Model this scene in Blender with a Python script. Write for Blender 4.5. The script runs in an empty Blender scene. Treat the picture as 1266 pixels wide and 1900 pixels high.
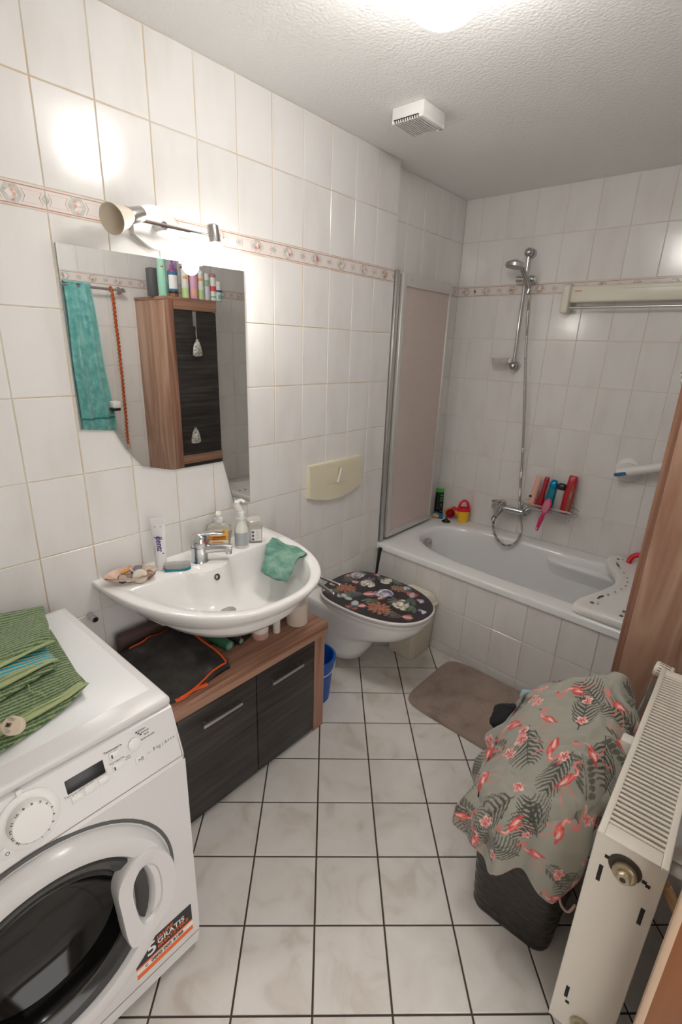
import bpy, bmesh, math, random
import numpy as np
from mathutils import Vector, Matrix
random.seed(7); np.random.seed(7)
S = bpy.context.scene
COL = S.collection
PI = math.pi

# ------------------------------------------------------------ camera, world, lights, exposure
cd = bpy.data.cameras.new('camera'); cam = bpy.data.objects.new('camera', cd); COL.objects.link(cam)
cd.sensor_fit = 'HORIZONTAL'; cd.sensor_width = 36.0; cd.lens = 36.0*910.6/1266; cd.clip_start = 0.02
R_ = Vector((0.7563088, 0.6533589, 0.0334540)); U_ = Vector((-0.2330415, 0.2212747, 0.9469579)); F_ = Vector((-0.6113008, 0.7239887, -0.3196117))
cam.matrix_world = Matrix(((R_[0], U_[0], -F_[0], 1.6261860), (R_[1], U_[1], -F_[1], -0.5420422), (R_[2], U_[2], -F_[2], 1.6601387), (0, 0, 0, 1)))
S.camera = cam
wd = bpy.data.worlds.new('world'); S.world = wd; wd.use_nodes = True
wd.node_tree.nodes['Background'].inputs[0].default_value = (1.0, 0.955, 0.915, 1)
wd.node_tree.nodes['Background'].inputs[1].default_value = 1.7
VS = S.view_settings
S.display_settings.display_device = 'sRGB'
VS.view_transform = 'Standard'; VS.look = 'None'; VS.exposure = 0.64; VS.gamma = 1.0; VS.use_curve_mapping = False
GLOBE_POWER = 27.0     # ceiling globe: emission strength of its glass
SPOT_POWER = 3.2       # vanity spot bulb, watts
SHADE_EMIT = 18.0      # glowing glass shade of the lit vanity spot

# ------------------------------------------------------------ materials
_m = {}
def mat(name, col, rough=0.5, metal=0.0, **k):
    if name in _m: return _m[name]
    m = bpy.data.materials.new(name); m.use_nodes = True; _m[name] = m
    nt = m.node_tree; b = nt.nodes['Principled BSDF']
    b.inputs['Base Color'].default_value = (*col, 1); b.inputs['Roughness'].default_value = rough; b.inputs['Metallic'].default_value = metal
    if 'trans' in k: b.inputs['Transmission Weight'].default_value = k['trans']
    if 'ior' in k: b.inputs['IOR'].default_value = k['ior']
    if 'emit' in k: b.inputs['Emission Color'].default_value = (*k.get('ecol', col), 1); b.inputs['Emission Strength'].default_value = k['emit']
    if 'alpha' in k: b.inputs['Alpha'].default_value = k['alpha']
    if 'sss' in k: b.inputs['Subsurface Weight'].default_value = k['sss']; b.inputs['Subsurface Radius'].default_value = (.01, .01, .01)
    if 'coat' in k: b.inputs['Coat Weight'].default_value = k['coat']
    if 'sheen' in k: b.inputs['Sheen Weight'].default_value = k['sheen']
    tc = nt.nodes.new('ShaderNodeTexCoord')
    def noise(scale, detail=3, stretch=None, rot=None, out='Object', rnd=False):
        n = nt.nodes.new('ShaderNodeTexNoise'); n.inputs['Scale'].default_value = scale; n.inputs['Detail'].default_value = detail
        mp = nt.nodes.new('ShaderNodeMapping')
        if stretch: mp.inputs['Scale'].default_value = stretch
        if rot: mp.inputs['Rotation'].default_value = rot
        nt.links.new(tc.outputs[out], mp.inputs[0])
        if rnd:
            oi = nt.nodes.new('ShaderNodeObjectInfo'); v = nt.nodes.new('ShaderNodeVectorMath'); v.operation = 'ADD'
            sc = nt.nodes.new('ShaderNodeMath'); sc.operation = 'MULTIPLY'; sc.inputs[1].default_value = 37.0
            nt.links.new(oi.outputs['Random'], sc.inputs[0]); nt.links.new(mp.outputs[0], v.inputs[0]); nt.links.new(sc.outputs[0], v.inputs[1])
            nt.links.new(v.outputs[0], n.inputs['Vector'])
        else: nt.links.new(mp.outputs[0], n.inputs['Vector'])
        return n
    if 'attr' in k:
        a = nt.nodes.new('ShaderNodeAttribute'); a.attribute_name = k['attr']; nt.links.new(a.outputs['Color'], b.inputs['Base Color'])
    if 'var' in k:      # noise between colours: (scale, [(pos,col)...], stretch, rot, random per object)
        sc, stops, st, rt, rnd = k['var']
        n = noise(sc, k.get('detail', 4), st, rt, rnd=rnd); r = nt.nodes.new('ShaderNodeValToRGB')
        n.inputs['Distortion'].default_value = k.get('dist', 0.0)
        while len(r.color_ramp.elements) < len(stops): r.color_ramp.elements.new(0.5)
        for e, (p, c) in zip(r.color_ramp.elements, stops): e.position = p; e.color = (*c, 1)
        nt.links.new(n.outputs['Fac'], r.inputs[0]); nt.links.new(r.outputs[0], b.inputs['Base Color'])
    if 'stripes' in k:  # wave stripes between two colours: (axis, scale, c0, c1)
        ax, sc, c0, c1 = k['stripes']
        w = nt.nodes.new('ShaderNodeTexWave'); w.bands_direction = ax; w.inputs['Scale'].default_value = sc; w.inputs['Distortion'].default_value = k.get('dist', 1.0); w.inputs['Detail'].default_value = 2
        w.inputs['Detail Scale'].default_value = 6
        nt.links.new(tc.outputs['Object'], w.inputs['Vector']); r = nt.nodes.new('ShaderNodeValToRGB')
        r.color_ramp.elements[0].color = (*c0, 1); r.color_ramp.elements[1].color = (*c1, 1)
        r.color_ramp.elements[0].position = .35; r.color_ramp.elements[1].position = .65
        nt.links.new(w.outputs['Fac'], r.inputs[0]); nt.links.new(r.outputs[0], b.inputs['Base Color'])
        if k.get('sbump'):
            bp = nt.nodes.new('ShaderNodeBump'); bp.inputs['Strength'].default_value = k['sbump']; bp.inputs['Distance'].default_value = .004
            nt.links.new(w.outputs['Fac'], bp.inputs['Height']); nt.links.new(bp.outputs[0], b.inputs['Normal'])
    if 'bump' in k:     # (scale, strength, distance)
        sc, s, d = k['bump']; n = noise(sc, 4, k.get('bstretch')); bp = nt.nodes.new('ShaderNodeBump')
        bp.inputs['Strength'].default_value = s; bp.inputs['Distance'].default_value = d
        nt.links.new(n.outputs['Fac'], bp.inputs['Height']); nt.links.new(bp.outputs[0], b.inputs['Normal'])
    return m
def wood(name, stretch, a=(.30, .155, .095), b_=(.47, .28, .19), d=(.13, .06, .035), rough=.42, scale=1.0):
    return mat(name, a, rough, var=(scale, [(.30, d), (.38, a), (.52, b_), (.62, a), (.72, b_)], stretch, None, False), detail=7, dist=.6)
WHITE_TILE = mat('white wall tile glaze', (.77, .75, .728), .17, var=(9, [(.3, (.725, .70, .675)), (.5, (.775, .757, .738)), (.7, (.79, .775, .758))], (1, 1.8, .35), (0.6, 0.3, 0.2), True), bump=(5, .06, .01))
FLOOR_TILE = mat('floor tile glaze', (.70, .66, .61), .34, var=(7, [(.30, (.60, .55, .49)), (.44, (.70, .665, .625)), (.7, (.76, .735, .70))], (1, 1, 1), None, True), detail=8, dist=1.0, bump=(40, .12, .004))
GROUT_WARM = mat('cream orange grout', (.66, .49, .31), .8, var=(6, [(.35, (.72, .68, .58)), (.6, (.64, .46, .27))], None, None, False))
GROUT_PALE = mat('pale grout', (.72, .64, .55), .8)
GROUT_DARK = mat('dark floor grout', (.075, .052, .04), .85)
CEIL = mat('stucco ceiling paint', (.90, .895, .885), .8, bump=(95, .45, .006))
PLASTER = mat('painted plaster', (.62, .6, .56), .8)
PORCELAIN = mat('white porcelain', (.86, .85, .835), .08)
ENAMEL = mat('white bath enamel', (.84, .845, .845), .1)
APPL = mat('white appliance enamel', (.70, .69, .685), .22)
WPLAS = mat('white plastic', (.80, .79, .77), .3)
CREAM = mat('cream plastic', (.74, .68, .51), .32)
BEIGE = mat('beige plastic', (.66, .60, .50), .4)
RADW = mat('radiator enamel', (.79, .745, .665), .3)
CHROME = mat('chrome', (.62, .62, .63), .12, 1.0)
STEEL = mat('brushed steel', (.58, .57, .56), .28, 1.0)
ALU = mat('aluminium profile', (.52, .51, .50), .35, .85)
BLACKP = mat('black plastic', (.012, .012, .013), .3)
DARK = mat('dark void', (.006, .006, .006), .7)
MIRROR = mat('mirror silver', (.90, .915, .905), .004, 1.0)
RUBBER = mat('dark grey glass bezel', (.045, .045, .045), .15)
WALNUT_H = wood('walnut laminate across', (5, .7, 22), (.26, .125, .078), (.42, .24, .16), (.085, .04, .025))
WALNUT_V = wood('walnut laminate upright', (12, 12, .55), (.30, .15, .095), (.45, .26, .18), (.14, .065, .04))
WALNUT_T = wood('walnut laminate top', (20, .8, 22), (.26, .12, .075), (.42, .235, .155), (.085, .04, .025))
BLACKWOOD = mat('black brown oak laminate', (.03, .025, .022), .4, var=(1, [(.3, (.012, .010, .009)), (.55, (.035, .03, .027)), (.75, (.075, .065, .06))], (4, 3, 55), None, False), detail=6, dist=.4)
ORANGEW = wood('orange door veneer', (8, 8, .5), (.22, .075, .022), (.29, .105, .03), (.15, .05, .015), .4)

# ------------------------------------------------------------ mesh helpers
class B:
    def __init__(s): s.bm = bmesh.new()
    def _new(s, f, mi, n0=0):
        for x in f: x.material_index = mi
    def box(s, x0, x1, y0, y1, z0, z1, bev=0.0, seg=2, mi=0, M=None):
        t = bmesh.new(); bmesh.ops.create_cube(t, size=1)
        for v in t.verts: v.co = Vector(((x0+x1)/2+v.co.x*(x1-x0), (y0+y1)/2+v.co.y*(y1-y0), (z0+z1)/2+v.co.z*(z1-z0)))
        if bev > 0: bmesh.ops.bevel(t, geom=list(t.edges), offset=bev, segments=seg, profile=.5, affect='EDGES')
        return s.add(t, mi, M)
    def add(s, t, mi=0, M=None):
        mp = {}
        for v in t.verts: mp[v] = s.bm.verts.new(M @ v.co if M else v.co)
        for f in t.faces:
            try:
                n = s.bm.faces.new([mp[v] for v in f.verts]); n.material_index = mi
            except ValueError: pass
        t.free(); return s
    def rings(s, rings, mi=0, closed=True, capa=True, capb=True):
        vs = [[s.bm.verts.new(p) for p in r] for r in rings]; n = len(vs[0])
        for a, b in zip(vs, vs[1:]):
            for i in range(n if closed else n-1):
                j = (i+1) % n
                try: f = s.bm.faces.new([a[i], a[j], b[j], b[i]]); f.material_index = mi
                except ValueError: pass
        for c, r in ((capa, vs[0][::-1]), (capb, vs[-1])):
            if c and closed:
                try: f = s.bm.faces.new(r); f.material_index = mi
                except ValueError: pass
        return s
    def lathe(s, prof, c=(0, 0, 0), d=(0, 0, 1), seg=24, mi=0, sx=1.0, sy=1.0, capa=True, capb=True, ang=0.0):
        q = Vector((0, 0, 1)).rotation_difference(Vector(d).normalized()).to_matrix(); c = Vector(c); rs = []
        for r, h in prof:
            r = max(r, 1e-4); rs.append([c + q @ Vector((r*sx*math.cos(2*PI*i/seg+ang), r*sy*math.sin(2*PI*i/seg+ang), h)) for i in range(seg)])
        return s.rings(rs, mi, True, capa, capb)
    def cyl(s, a, b, r, seg=16, mi=0, r2=None):
        a, b = Vector(a), Vector(b); return s.lathe([(r, 0), (r if r2 is None else r2, (b-a).length)], a, b-a, seg, mi)
    def tube(s, path, r, seg=8, mi=0, closed=False):
        P = [Vector(p) for p in path]; n = len(P); rs = []; up = None
        for i in range(n):
            t = ((P[(i+1) % n]-P[i-1]) if closed else (P[min(i+1, n-1)]-P[max(i-1, 0)])).normalized()
            if up is None: up = t.orthogonal().normalized()
            up = (up - t*up.dot(t)).normalized(); w = t.cross(up); rr = r(i/(n-1)) if callable(r) else r
            rs.append([P[i] + rr*(up*math.cos(2*PI*k/seg)+w*math.sin(2*PI*k/seg)) for k in range(seg)])
        if closed: rs.append(rs[0]); return s.rings(rs, mi, True, False, False)
        return s.rings(rs, mi)
    def prism(s, poly, fn, a, b, mi=0):
        return s.rings([[fn(u, v, a) for u, v in poly], [fn(u, v, b) for u, v in poly]], mi)
    def grid(s, fn, nu, nv, mi=0):
        vs = [[s.bm.verts.new(fn(i/nu, j/nv)) for j in range(nv+1)] for i in range(nu+1)]
        for i in range(nu):
            for j in range(nv):
                try: f = s.bm.faces.new([vs[i][j], vs[i+1][j], vs[i+1][j+1], vs[i][j+1]]); f.material_index = mi
                except ValueError: pass
        return s
    def ball(s, c, r, sx=1, sy=1, sz=1, mi=0, seg=16, rings=10):
        return s.lathe([(r*math.sin(PI*i/rings), -r*sz*math.cos(PI*i/rings)) for i in range(rings+1)], c, (0, 0, 1), seg, mi, sx, sy)
def thing(name, label, cat, loc=(0, 0, 0), rot=(0, 0, 0), group=None):
    o = bpy.data.objects.new(name, None); COL.objects.link(o); o.location = loc; o.rotation_euler = rot; o.empty_display_size = .05
    o['label'] = label; o['category'] = cat
    if group: o['group'] = group
    return o
def finish(me, m, smooth=35):
    for x in (m if isinstance(m, (list, tuple)) else [m]): me.materials.append(x)
    if smooth:
        me.polygons.foreach_set('use_smooth', [True]*len(me.polygons)); me.set_sharp_from_angle(angle=math.radians(smooth))
def rootof(o):
    while o.parent: o = o.parent
    return o
def part(name, b, m, parent, local=False, smooth=35, label=None, recalc=True):
    me = bpy.data.meshes.new(name)
    if recalc: bmesh.ops.recalc_face_normals(b.bm, faces=list(b.bm.faces))
    b.bm.to_mesh(me); b.bm.free()
    if parent is not None and not local: me.transform(Matrix.Translation(-rootof(parent).location))
    finish(me, m, smooth)
    o = bpy.data.objects.new(name, me); COL.objects.link(o)
    if parent is not None: o.parent = parent
    if label: o['label'] = label
    return o
def single(name, label, cat, b, m, loc=(0, 0, 0), rot=(0, 0, 0), group=None, smooth=35, world=True, recalc=True):
    o = part(name, b, m, None, True, smooth, label, recalc); o['category'] = cat
    if world: o.data.transform(Matrix.Translation(-Vector(loc)))
    o.location = loc; o.rotation_euler = rot
    if group: o['group'] = group
    return o
def struct(name, b, m, smooth=35, label=None):
    o = part(name, b, m, None, True, smooth); o['kind'] = 'structure'
    if label: o['label'] = label
    return o
def text(name, s, size, m, parent, M, extrude=.0003, align='CENTER', bold=False):
    cu = bpy.data.curves.new(name, 'FONT'); cu.body = s; cu.size = size; cu.extrude = extrude; cu.align_x = align; cu.align_y = 'CENTER'; cu.resolution_u = 3
    if bold: cu.offset = size*.018
    t = bpy.data.objects.new(name, cu); COL.objects.link(t); bpy.context.view_layer.update()
    me = bpy.data.meshes.new_from_object(t.evaluated_get(bpy.context.evaluated_depsgraph_get()))
    bpy.data.objects.remove(t); bpy.data.curves.remove(cu)
    me.transform(M); me.materials.clear(); me.materials.append(m)
    o = bpy.data.objects.new(name, me); COL.objects.link(o); o.parent = parent
    return o
def frame(o, right, up):
    r = Vector(right).normalized(); u = Vector(up); u = (u-r*u.dot(r)).normalized(); n = r.cross(u); o = Vector(o)
    return Matrix(((r[0], u[0], n[0], o[0]), (r[1], u[1], n[1], o[1]), (r[2], u[2], n[2], o[2]), (0, 0, 0, 1)))

# ------------------------------------------------------------ room shell
Y_END, Y_BACK, X_REC, X_R, Y_F, ZC = 1.745, 2.534, -.055, 1.80, -.72, 2.524
DY0, DY1, DZ = -.56, .24, 2.02           # door opening in the right wall
b = B(); b.box(-.4, 3.2, -2.0, 3.0, -.12, -.0035); floor = struct('floor', b, GROUT_DARK)
b = B(); b.box(-.4, 3.2, -2.0, 3.0, ZC, ZC+.1); struct('ceiling', b, CEIL)
b = B(); b.box(-.4, -.002, Y_F-.3, Y_END-.002, 0, ZC); b.box(-.4, X_REC-.002, Y_END-.002, Y_BACK+.2, 0, ZC); wall_l = struct('wall_left', b, GROUT_WARM)
b = B(); b.box(-.4, X_R+.2, Y_BACK+.002, Y_BACK+.3, 0, ZC); wall_b = struct('wall_back', b, GROUT_PALE)
b = B(); b.box(X_R+.002, X_R+.14, DY1, Y_BACK+.2, 0, ZC); b.box(X_R+.002, X_R+.14, DY0, DY1, DZ, ZC); b.box(X_R+.002, X_R+.14, Y_F-.2, DY0, 0, ZC); wall_r = struct('wall_right', b, GROUT_PALE)
b = B(); b.box(-.4, X_R+.14, Y_F-.3, Y_F-.002, 0, ZC); wall_f = struct('wall_front', b, PLASTER)
_tm = {}
def tile_mesh(w, h, m):
    k = (round(w, 3), round(h, 3), m.name)
    if k in _tm: return _tm[k]
    g, t, bv = .0014, .006, .0016
    x, z = w/2-g, h/2-g
    vs = [(sx*x, -t, sz*z) for sx, sz in ((-1, -1), (1, -1), (1, 1), (-1, 1))] + [(sx*x, .0, sz*z) for sx, sz in ((-1, -1), (1, -1), (1, 1), (-1, 1))] + [(sx*(x-bv), .0015, sz*(z-bv)) for sx, sz in ((-1, -1), (1, -1), (1, 1), (-1, 1))]
    fs = [(8, 11, 10, 9)] + [(i, 4+i, 4+(i+1) % 4, (i+1) % 4) for i in range(4)] + [(4+i, 8+i, 8+(i+1) % 4, 4+(i+1) % 4) for i in range(4)]
    me = bpy.data.meshes.new('tile'); me.from_pydata(vs, [], fs); me.materials.append(m); _tm[k] = me
    return me
PINKL = mat('border dusty red line', (.45, .22, .18), .3); BGREY = mat('border grey marble', (.48, .49, .46), .25, var=(60, [(.35, (.40, .42, .39)), (.65, (.62, .62, .58))], None, None, True))
BPINK = mat('border pink floral', (.62, .38, .32), .25, var=(55, [(.38, (.46, .22, .18)), (.5, (.72, .55, .49)), (.6, (.80, .74, .70))], None, None, True)); BIVO = mat('border ivory', (.76, .70, .66), .2)
def border_mesh(w, h):
    k = ('b', round(w, 3))
    if k in _tm: return _tm[k]
    q = B(); x, z = w/2-.0014, h/2-.0014
    q.box(-x, x, -.006, .001, -z, z, mi=0)
    def flat(poly, mi, y): q.rings([[(u, y, v) for u, v in poly], [(u, y+.0004, v) for u, v in poly]], mi)
    for s in (-1, 1): flat([(-x, s*z*.90), (x, s*z*.90), (x, s*z*.80), (-x, s*z*.80)], 1, .001)
    def clipx(pl): return [(max(-x, min(x, u)), v) for u, v in pl]
    hz = z*.74
    if w > .1:
        flat([(-.026, hz*.55*0), (-.014, hz), (.014, hz), (.026, 0), (.014, -hz), (-.014, -hz)], 2, .001)
        flat([(-.0165, 0), (0, hz*.95), (.0165, 0), (0, -hz*.95)], 3, .0014)
        for s in (-1, 1):
            flat([(s*.031, 0), (s*.023, hz*.8), (s*.024, hz*.8), (s*.0325, 0), (s*.024, -hz*.8), (s*.023, -hz*.8)], 1, .001)
            flat(clipx([(s*.066, 0), (s*.074, hz*.75), (s*.075, hz*.75), (s*.0675, 0), (s*.075, -hz*.75), (s*.074, -hz*.75)]), 1, .001)
            flat([(s*.026, hz*.75), (s*.073, hz*.75), (s*.073, hz*.71), (s*.026, hz*.71)], 4, .001)
            flat([(s*.026, -hz*.75), (s*.073, -hz*.75), (s*.073, -hz*.71), (s*.026, -hz*.71)], 4, .001)
            flat([(s*x, hz*.6), (s*.0705, 0), (s*x, -hz*.6)], 2, .001)
    bmesh.ops.recalc_face_normals(q.bm, faces=list(q.bm.faces))
    me = bpy.data.meshes.new('border_tile'); q.bm.to_mesh(me); q.bm.free()
    for m_ in (BIVO, PINKL, BGREY, BPINK, mat('border rose line', (.66, .50, .45), .3)): me.materials.append(m_)
    _tm[k] = me; return me
ZR = [0.0, .005, .252, .499, .747, .994, 1.241, 1.488, 1.735, 1.982, 2.041, 2.288, ZC]
def put(parent, me, name, origin, right, normal):
    r = Vector(right); n = Vector(normal); o = bpy.data.objects.new(name, me); COL.objects.link(o); o.parent = parent
    o.matrix_local = Matrix(((r[0], n[0], 0, origin[0]), (r[1], n[1], 0, origin[1]), (0, 0, 1, origin[2]), (0, 0, 0, 1)))
def tile_wall(parent, us, zs, fn, right, normal, skip=None):
    for a, c in zip(us, us[1:]):
        for z0, z1 in zip(zs, zs[1:]):
            if c-a < .012 or z1-z0 < .02 or (skip and skip((a+c)/2, (z0+z1)/2)): continue
            if abs(z0-1.982) < 1e-3: put(parent, border_mesh(c-a, z1-z0), 'border_tile', fn((a+c)/2, (z0+z1)/2), right, normal)
            else: put(parent, tile_mesh(c-a, z1-z0, WHITE_TILE), 'tile', fn((a+c)/2, (z0+z1)/2), right, normal)
ys = [Y_F]+[.089+.165*j for j in range(-4, 10)]+[Y_END]
ys = sorted(set(round(v, 4) for v in ys));
tile_wall(wall_l, ys, ZR, lambda u, z: (-.0015, u, z), (0, 1, 0), (1, 0, 0))
yr = [Y_END+.004, 1.909, 2.074, 2.239, 2.404, Y_BACK]
ZT = [.5]+ZR[4:]
tile_wall(wall_l, yr, ZT, lambda u, z: (X_REC-.0015, u, z), (0, 1, 0), (1, 0, 0))
xb = [X_REC]+[.0553+.165*k for k in range(0, 11)]+[X_R]
tile_wall(wall_b, xb, ZT, lambda u, z: (u, Y_BACK+.0015, z), (-1, 0, 0), (0, -1, 0))
yw = [DY1+.09]+[.089+.165*j for j in range(2, 15)]+[Y_BACK]
tile_wall(wall_r, yw, ZR, lambda u, z: (X_R+.0015, u, z), (0, -1, 0), (-1, 0, 0))
b = B()                                                            # tiled end face of the left wall beside the niche
b.box(X_REC, -.0005, Y_END-.004, Y_END, .5, ZC, .0008, 1); part('corner_strip', b, WHITE_TILE, wall_l)
# floor tiles, laid at an angle to the walls, clipped to the room
PT, ANG, FX, FY = .2112, .7346, .8081, .3603
def clip(poly, ax, v, keep_less):
    out = []
    for i in range(len(poly)):
        p, q = poly[i-1], poly[i]; pi = (p[ax] <= v) == keep_less; qi = (q[ax] <= v) == keep_less
        if pi != qi:
            t = (v-p[ax])/(q[ax]-p[ax]); out.append((p[0]+t*(q[0]-p[0]), p[1]+t*(q[1]-p[1])))
        if qi: out.append(q)
    return out
ca, sa = math.cos(ANG), math.sin(ANG)
for i in range(-12, 13):
    for j in range(-12, 13):
        g = .0028
        sq = [(FX+PT*(u*ca-v*sa), FY+PT*(u*sa+v*ca)) for u, v in ((i+g/PT, j+g/PT), (i+1-g/PT, j+g/PT), (i+1-g/PT, j+1-g/PT), (i+g/PT, j+1-g/PT))]
        for ax, v, kl in ((0, 0.0, False), (0, X_R+.12, True), (1, Y_F, False), (1, 1.73, True)): sq = clip(sq, ax, v, kl) if sq else sq
        if len(sq) < 3: continue
        cx, cy = sum(p[0] for p in sq)/len(sq), sum(p[1] for p in sq)/len(sq)
        if sum(abs(sq[k-1][0]*sq[k][1]-sq[k][0]*sq[k-1][1]) for k in range(len(sq))) == 0: continue
        q = B(); ins = [(cx+(x-cx)*.988, cy+(y-cy)*.988) for x, y in sq]
        q.rings([[(x-cx, y-cy, -.007) for x, y in sq], [(x-cx, y-cy, -.0012) for x, y in sq], [(x-cx, y-cy, 0) for x, y in ins]], capa=False)
        o = part('tile', q, FLOOR_TILE, floor, True, 0); o.location = (cx, cy, 0)

# door frame in the right wall, beside the camera
b = B(); b.box(1.711, 1.90, DY1, DY1+.012, 0, DZ, .002); dr = struct('door_1', b, ORANGEW)
b = B(); b.box(1.700, 1.712, DY1-.002, DY1+.02, 0, DZ+.07, .002); part('architrave', b, wood('pale door edge', (8, 8, .5), (.47, .33, .22), (.55, .40, .28), (.4, .27, .17)), dr)
b = B(); b.box(1.765, 1.785, DY1-.012, DY1, 0, DZ, .004); part('door_stop', b, wood('rosy door bead', (8, 8, .5), (.30, .17, .13), (.36, .22, .17), (.24, .12, .09)), dr)
b = B(); b.box(1.70, 1.86, DY0-.012, DY0, 0, DZ, .002); part('jamb', b, ORANGEW, dr)
b = B(); b.box(1.70, 1.86, DY0, DY1, DZ, DZ+.012, .002); part('head', b, ORANGEW, dr)

# ------------------------------------------------------------ bath surround and bathtub
def yap(x): return 1.7458-.0507*x
b = B(); b.rings([[(X_REC, yap(X_REC)+.003, z), (X_R, yap(X_R)+.003, z), (X_R, yap(X_R)+.06, z), (X_REC, yap(X_REC)+.06, z)] for z in (0, .498)])
ap = struct('wall_bath', b, GROUT_PALE)
xa = [0.0]+[.132+.165*k for k in range(0, 11)]
cr, sr = math.cos(-.0507), math.sin(-.0507)
for a, c in zip(xa, xa[1:]):
    for z0, z1 in ((0, .0566), (.0566, .2808), (.2808, .4936)):
        x = (a+c)/2; put(ap, tile_mesh(c-a, z1-z0, WHITE_TILE), 'tile', (x, yap(x)+.0015, (z0+z1)/2), (-cr, -sr, 0), (sr, -cr, 0))
tub = thing('bathtub', 'white enamel bathtub built in behind the tiled front at the back wall', 'bathtub', (.8, 2.1, .5))
ZT0 = .53
def tub_outer(th, cx=.84, cy=2.13):
    d = (math.cos(th), math.sin(th)); ts = []
    if d[0] > 1e-6: ts.append((X_R-.002-cx)/d[0])
    if d[0] < -1e-6: ts.append((X_REC+.002-cx)/d[0])
    if d[1] > 1e-6: ts.append((Y_BACK-.002-cy)/d[1])
    m = -.0507; y0 = 1.737
    den = d[1]-m*d[0]
    if den < -1e-6: ts.append((y0+m*cx-cy)/den)
    t = min(v for v in ts if v > 0); return (cx+d[0]*t, cy+d[1]*t)
def tub_inner(th, cx=.84, cy=2.115):
    c, s = math.cos(th), math.sin(th)
    ax = .74 if c < 0 else .80; n = 2.7 if c < 0 else 5.0; ay = .30
    r = (abs(c/ax)**n+abs(s/ay)**n)**(-1/n)
    x = cx+c*r; return (x, cy+s*r-.045*(x-cx))
NT = 128; TH = []
corners = [math.atan2(y-2.13, x-.84) for x, y in ((X_REC+.002, 1.739), (X_R-.002, 1.647), (X_R-.002, Y_BACK-.002), (X_REC+.002, Y_BACK-.002))]
TH = sorted([2*PI*i/NT-PI for i in range(NT)]+corners)
def ring(fn, z): return [(*fn(t), z) for t in TH]
def mixr(k, z, sh=0.0):
    r = []
    for t in TH:
        o, i = tub_outer(t), tub_inner(t); r.append((o[0]*(1-k)+i[0]*k, o[1]*(1-k)+i[1]*k, z))
    return r
def inn(k, z, kx=None):
    r = []
    for t in TH:
        x, y = tub_inner(t); kk = kx if kx is not None else k
        cxx = .84+.045*(1-kk)*4
        r.append((.84+(x-.84)*kk+.0, 2.115+(y-2.115)*k, z))
    return r
b = B(); b.rings([ring(tub_outer, .494), ring(tub_outer, ZT0-.008), mixr(.03, ZT0-.001), mixr(.12, ZT0+.001), mixr(.80, ZT0), mixr(.93, ZT0-.001), inn(1.0, ZT0-.008), inn(.975, ZT0-.03, .99), inn(.95, ZT0-.10, .975), inn(.90, .30, .93), inn(.84, .20, .88), inn(.72, .155, .82), inn(.4, .147, .5), inn(.05, .145, .05)], capa=False)
part('tub_shell', b, ENAMEL, tub, smooth=60)
b = B()                                                              # armrest step along the back inside
rsx = []
for i in range(29):
    x = .80+.84*i/28; w = .062*(1-math.exp(-(x-.79)/.035))*(1-.0*x); yb = 2.428-.045*(x-.84)
    rsx.append([(x, yb, .485), (x, yb-.25*w, .487), (x, yb-.8*w, .483), (x, yb-w, .474), (x, yb-w-.004, .462), (x, yb-w*.8, .44), (x, yb-.45*w-.012, .40), (x, yb-.02, .34), (x, yb+.02, .34)])
b.rings(rsx); part('armrest', b, ENAMEL, tub, smooth=70)
b = B(); b.lathe([(.034, 0), (.034, .012), (.026, .018), (.024, .014), (.0, .013)], (.128, 2.13, .452), (1, .0, .22), 24); b.cyl((.128, 2.13, .452), (.155, 2.13, .458), .008, 8); part('overflow_knob', b, STEEL, tub)
# bath screen folded flat against the niche
sc = thing('bath_screen', 'folded frosted shower screen in aluminium frame at the left end of the bathtub', 'shower screen', (-.01, 2.04, .535))
b = B(); b.box(-.052, .012, 1.752, 1.782, .535, 2.045, .003); part('wall_profile', b, ALU, sc)
b = B()
for y0, y1, z0, z1 in ((1.800, 1.836, .55, 2.035), (2.30, 2.322, .55, 2.035)): b.box(.0, .022, y0, y1, z0, z1, .002)
for z0, z1 in ((.55, .583), (1.975, 2.035)): b.box(.0, .022, 1.836, 2.30, z0, z1, .002)
part('panel_frame', b, mat('pale aluminium', (.66, .645, .62), .35, .45), sc)
FROST = mat('frosted acrylic', (.88, .74, .68), .42, trans=.18, ior=1.3, bump=(160, .9, .012))
b = B(); b.box(.008, .013, 1.836, 2.30, .583, 1.975); part('panel', b, FROST, sc)
b = B()
for y0, y1 in ((1.805, 1.835), (2.275, 2.296)): b.box(-.040, -.018, y0, y1, .55, 2.03, .002)
for z0, z1 in ((.55, .58), (1.985, 2.03)): b.box(-.040, -.018, 1.835, 2.275, z0, z1, .002)
part('panel_frame', b, ALU, sc)
b = B(); b.box(-.032, -.027, 1.835, 2.275, .58, 1.985); part('panel', b, FROST, sc)
b = B(); b.cyl((-.002, 1.791, .545), (-.002, 1.791, 2.04), .006, 10); b.box(-.012, .012, 1.784, 1.80, 2.03, 2.048, .002); part('hinge', b, BEIGE, sc)
for i, (y, z) in enumerate(((1.875, 2.008), (1.87, .566))):
    text('maker_mark', '–~–', .016, BLACKP, sc, Matrix.Translation(-sc.location) @ frame((.0225, y, z), (0, 1, 0), (0, 0, 1)))

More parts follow.
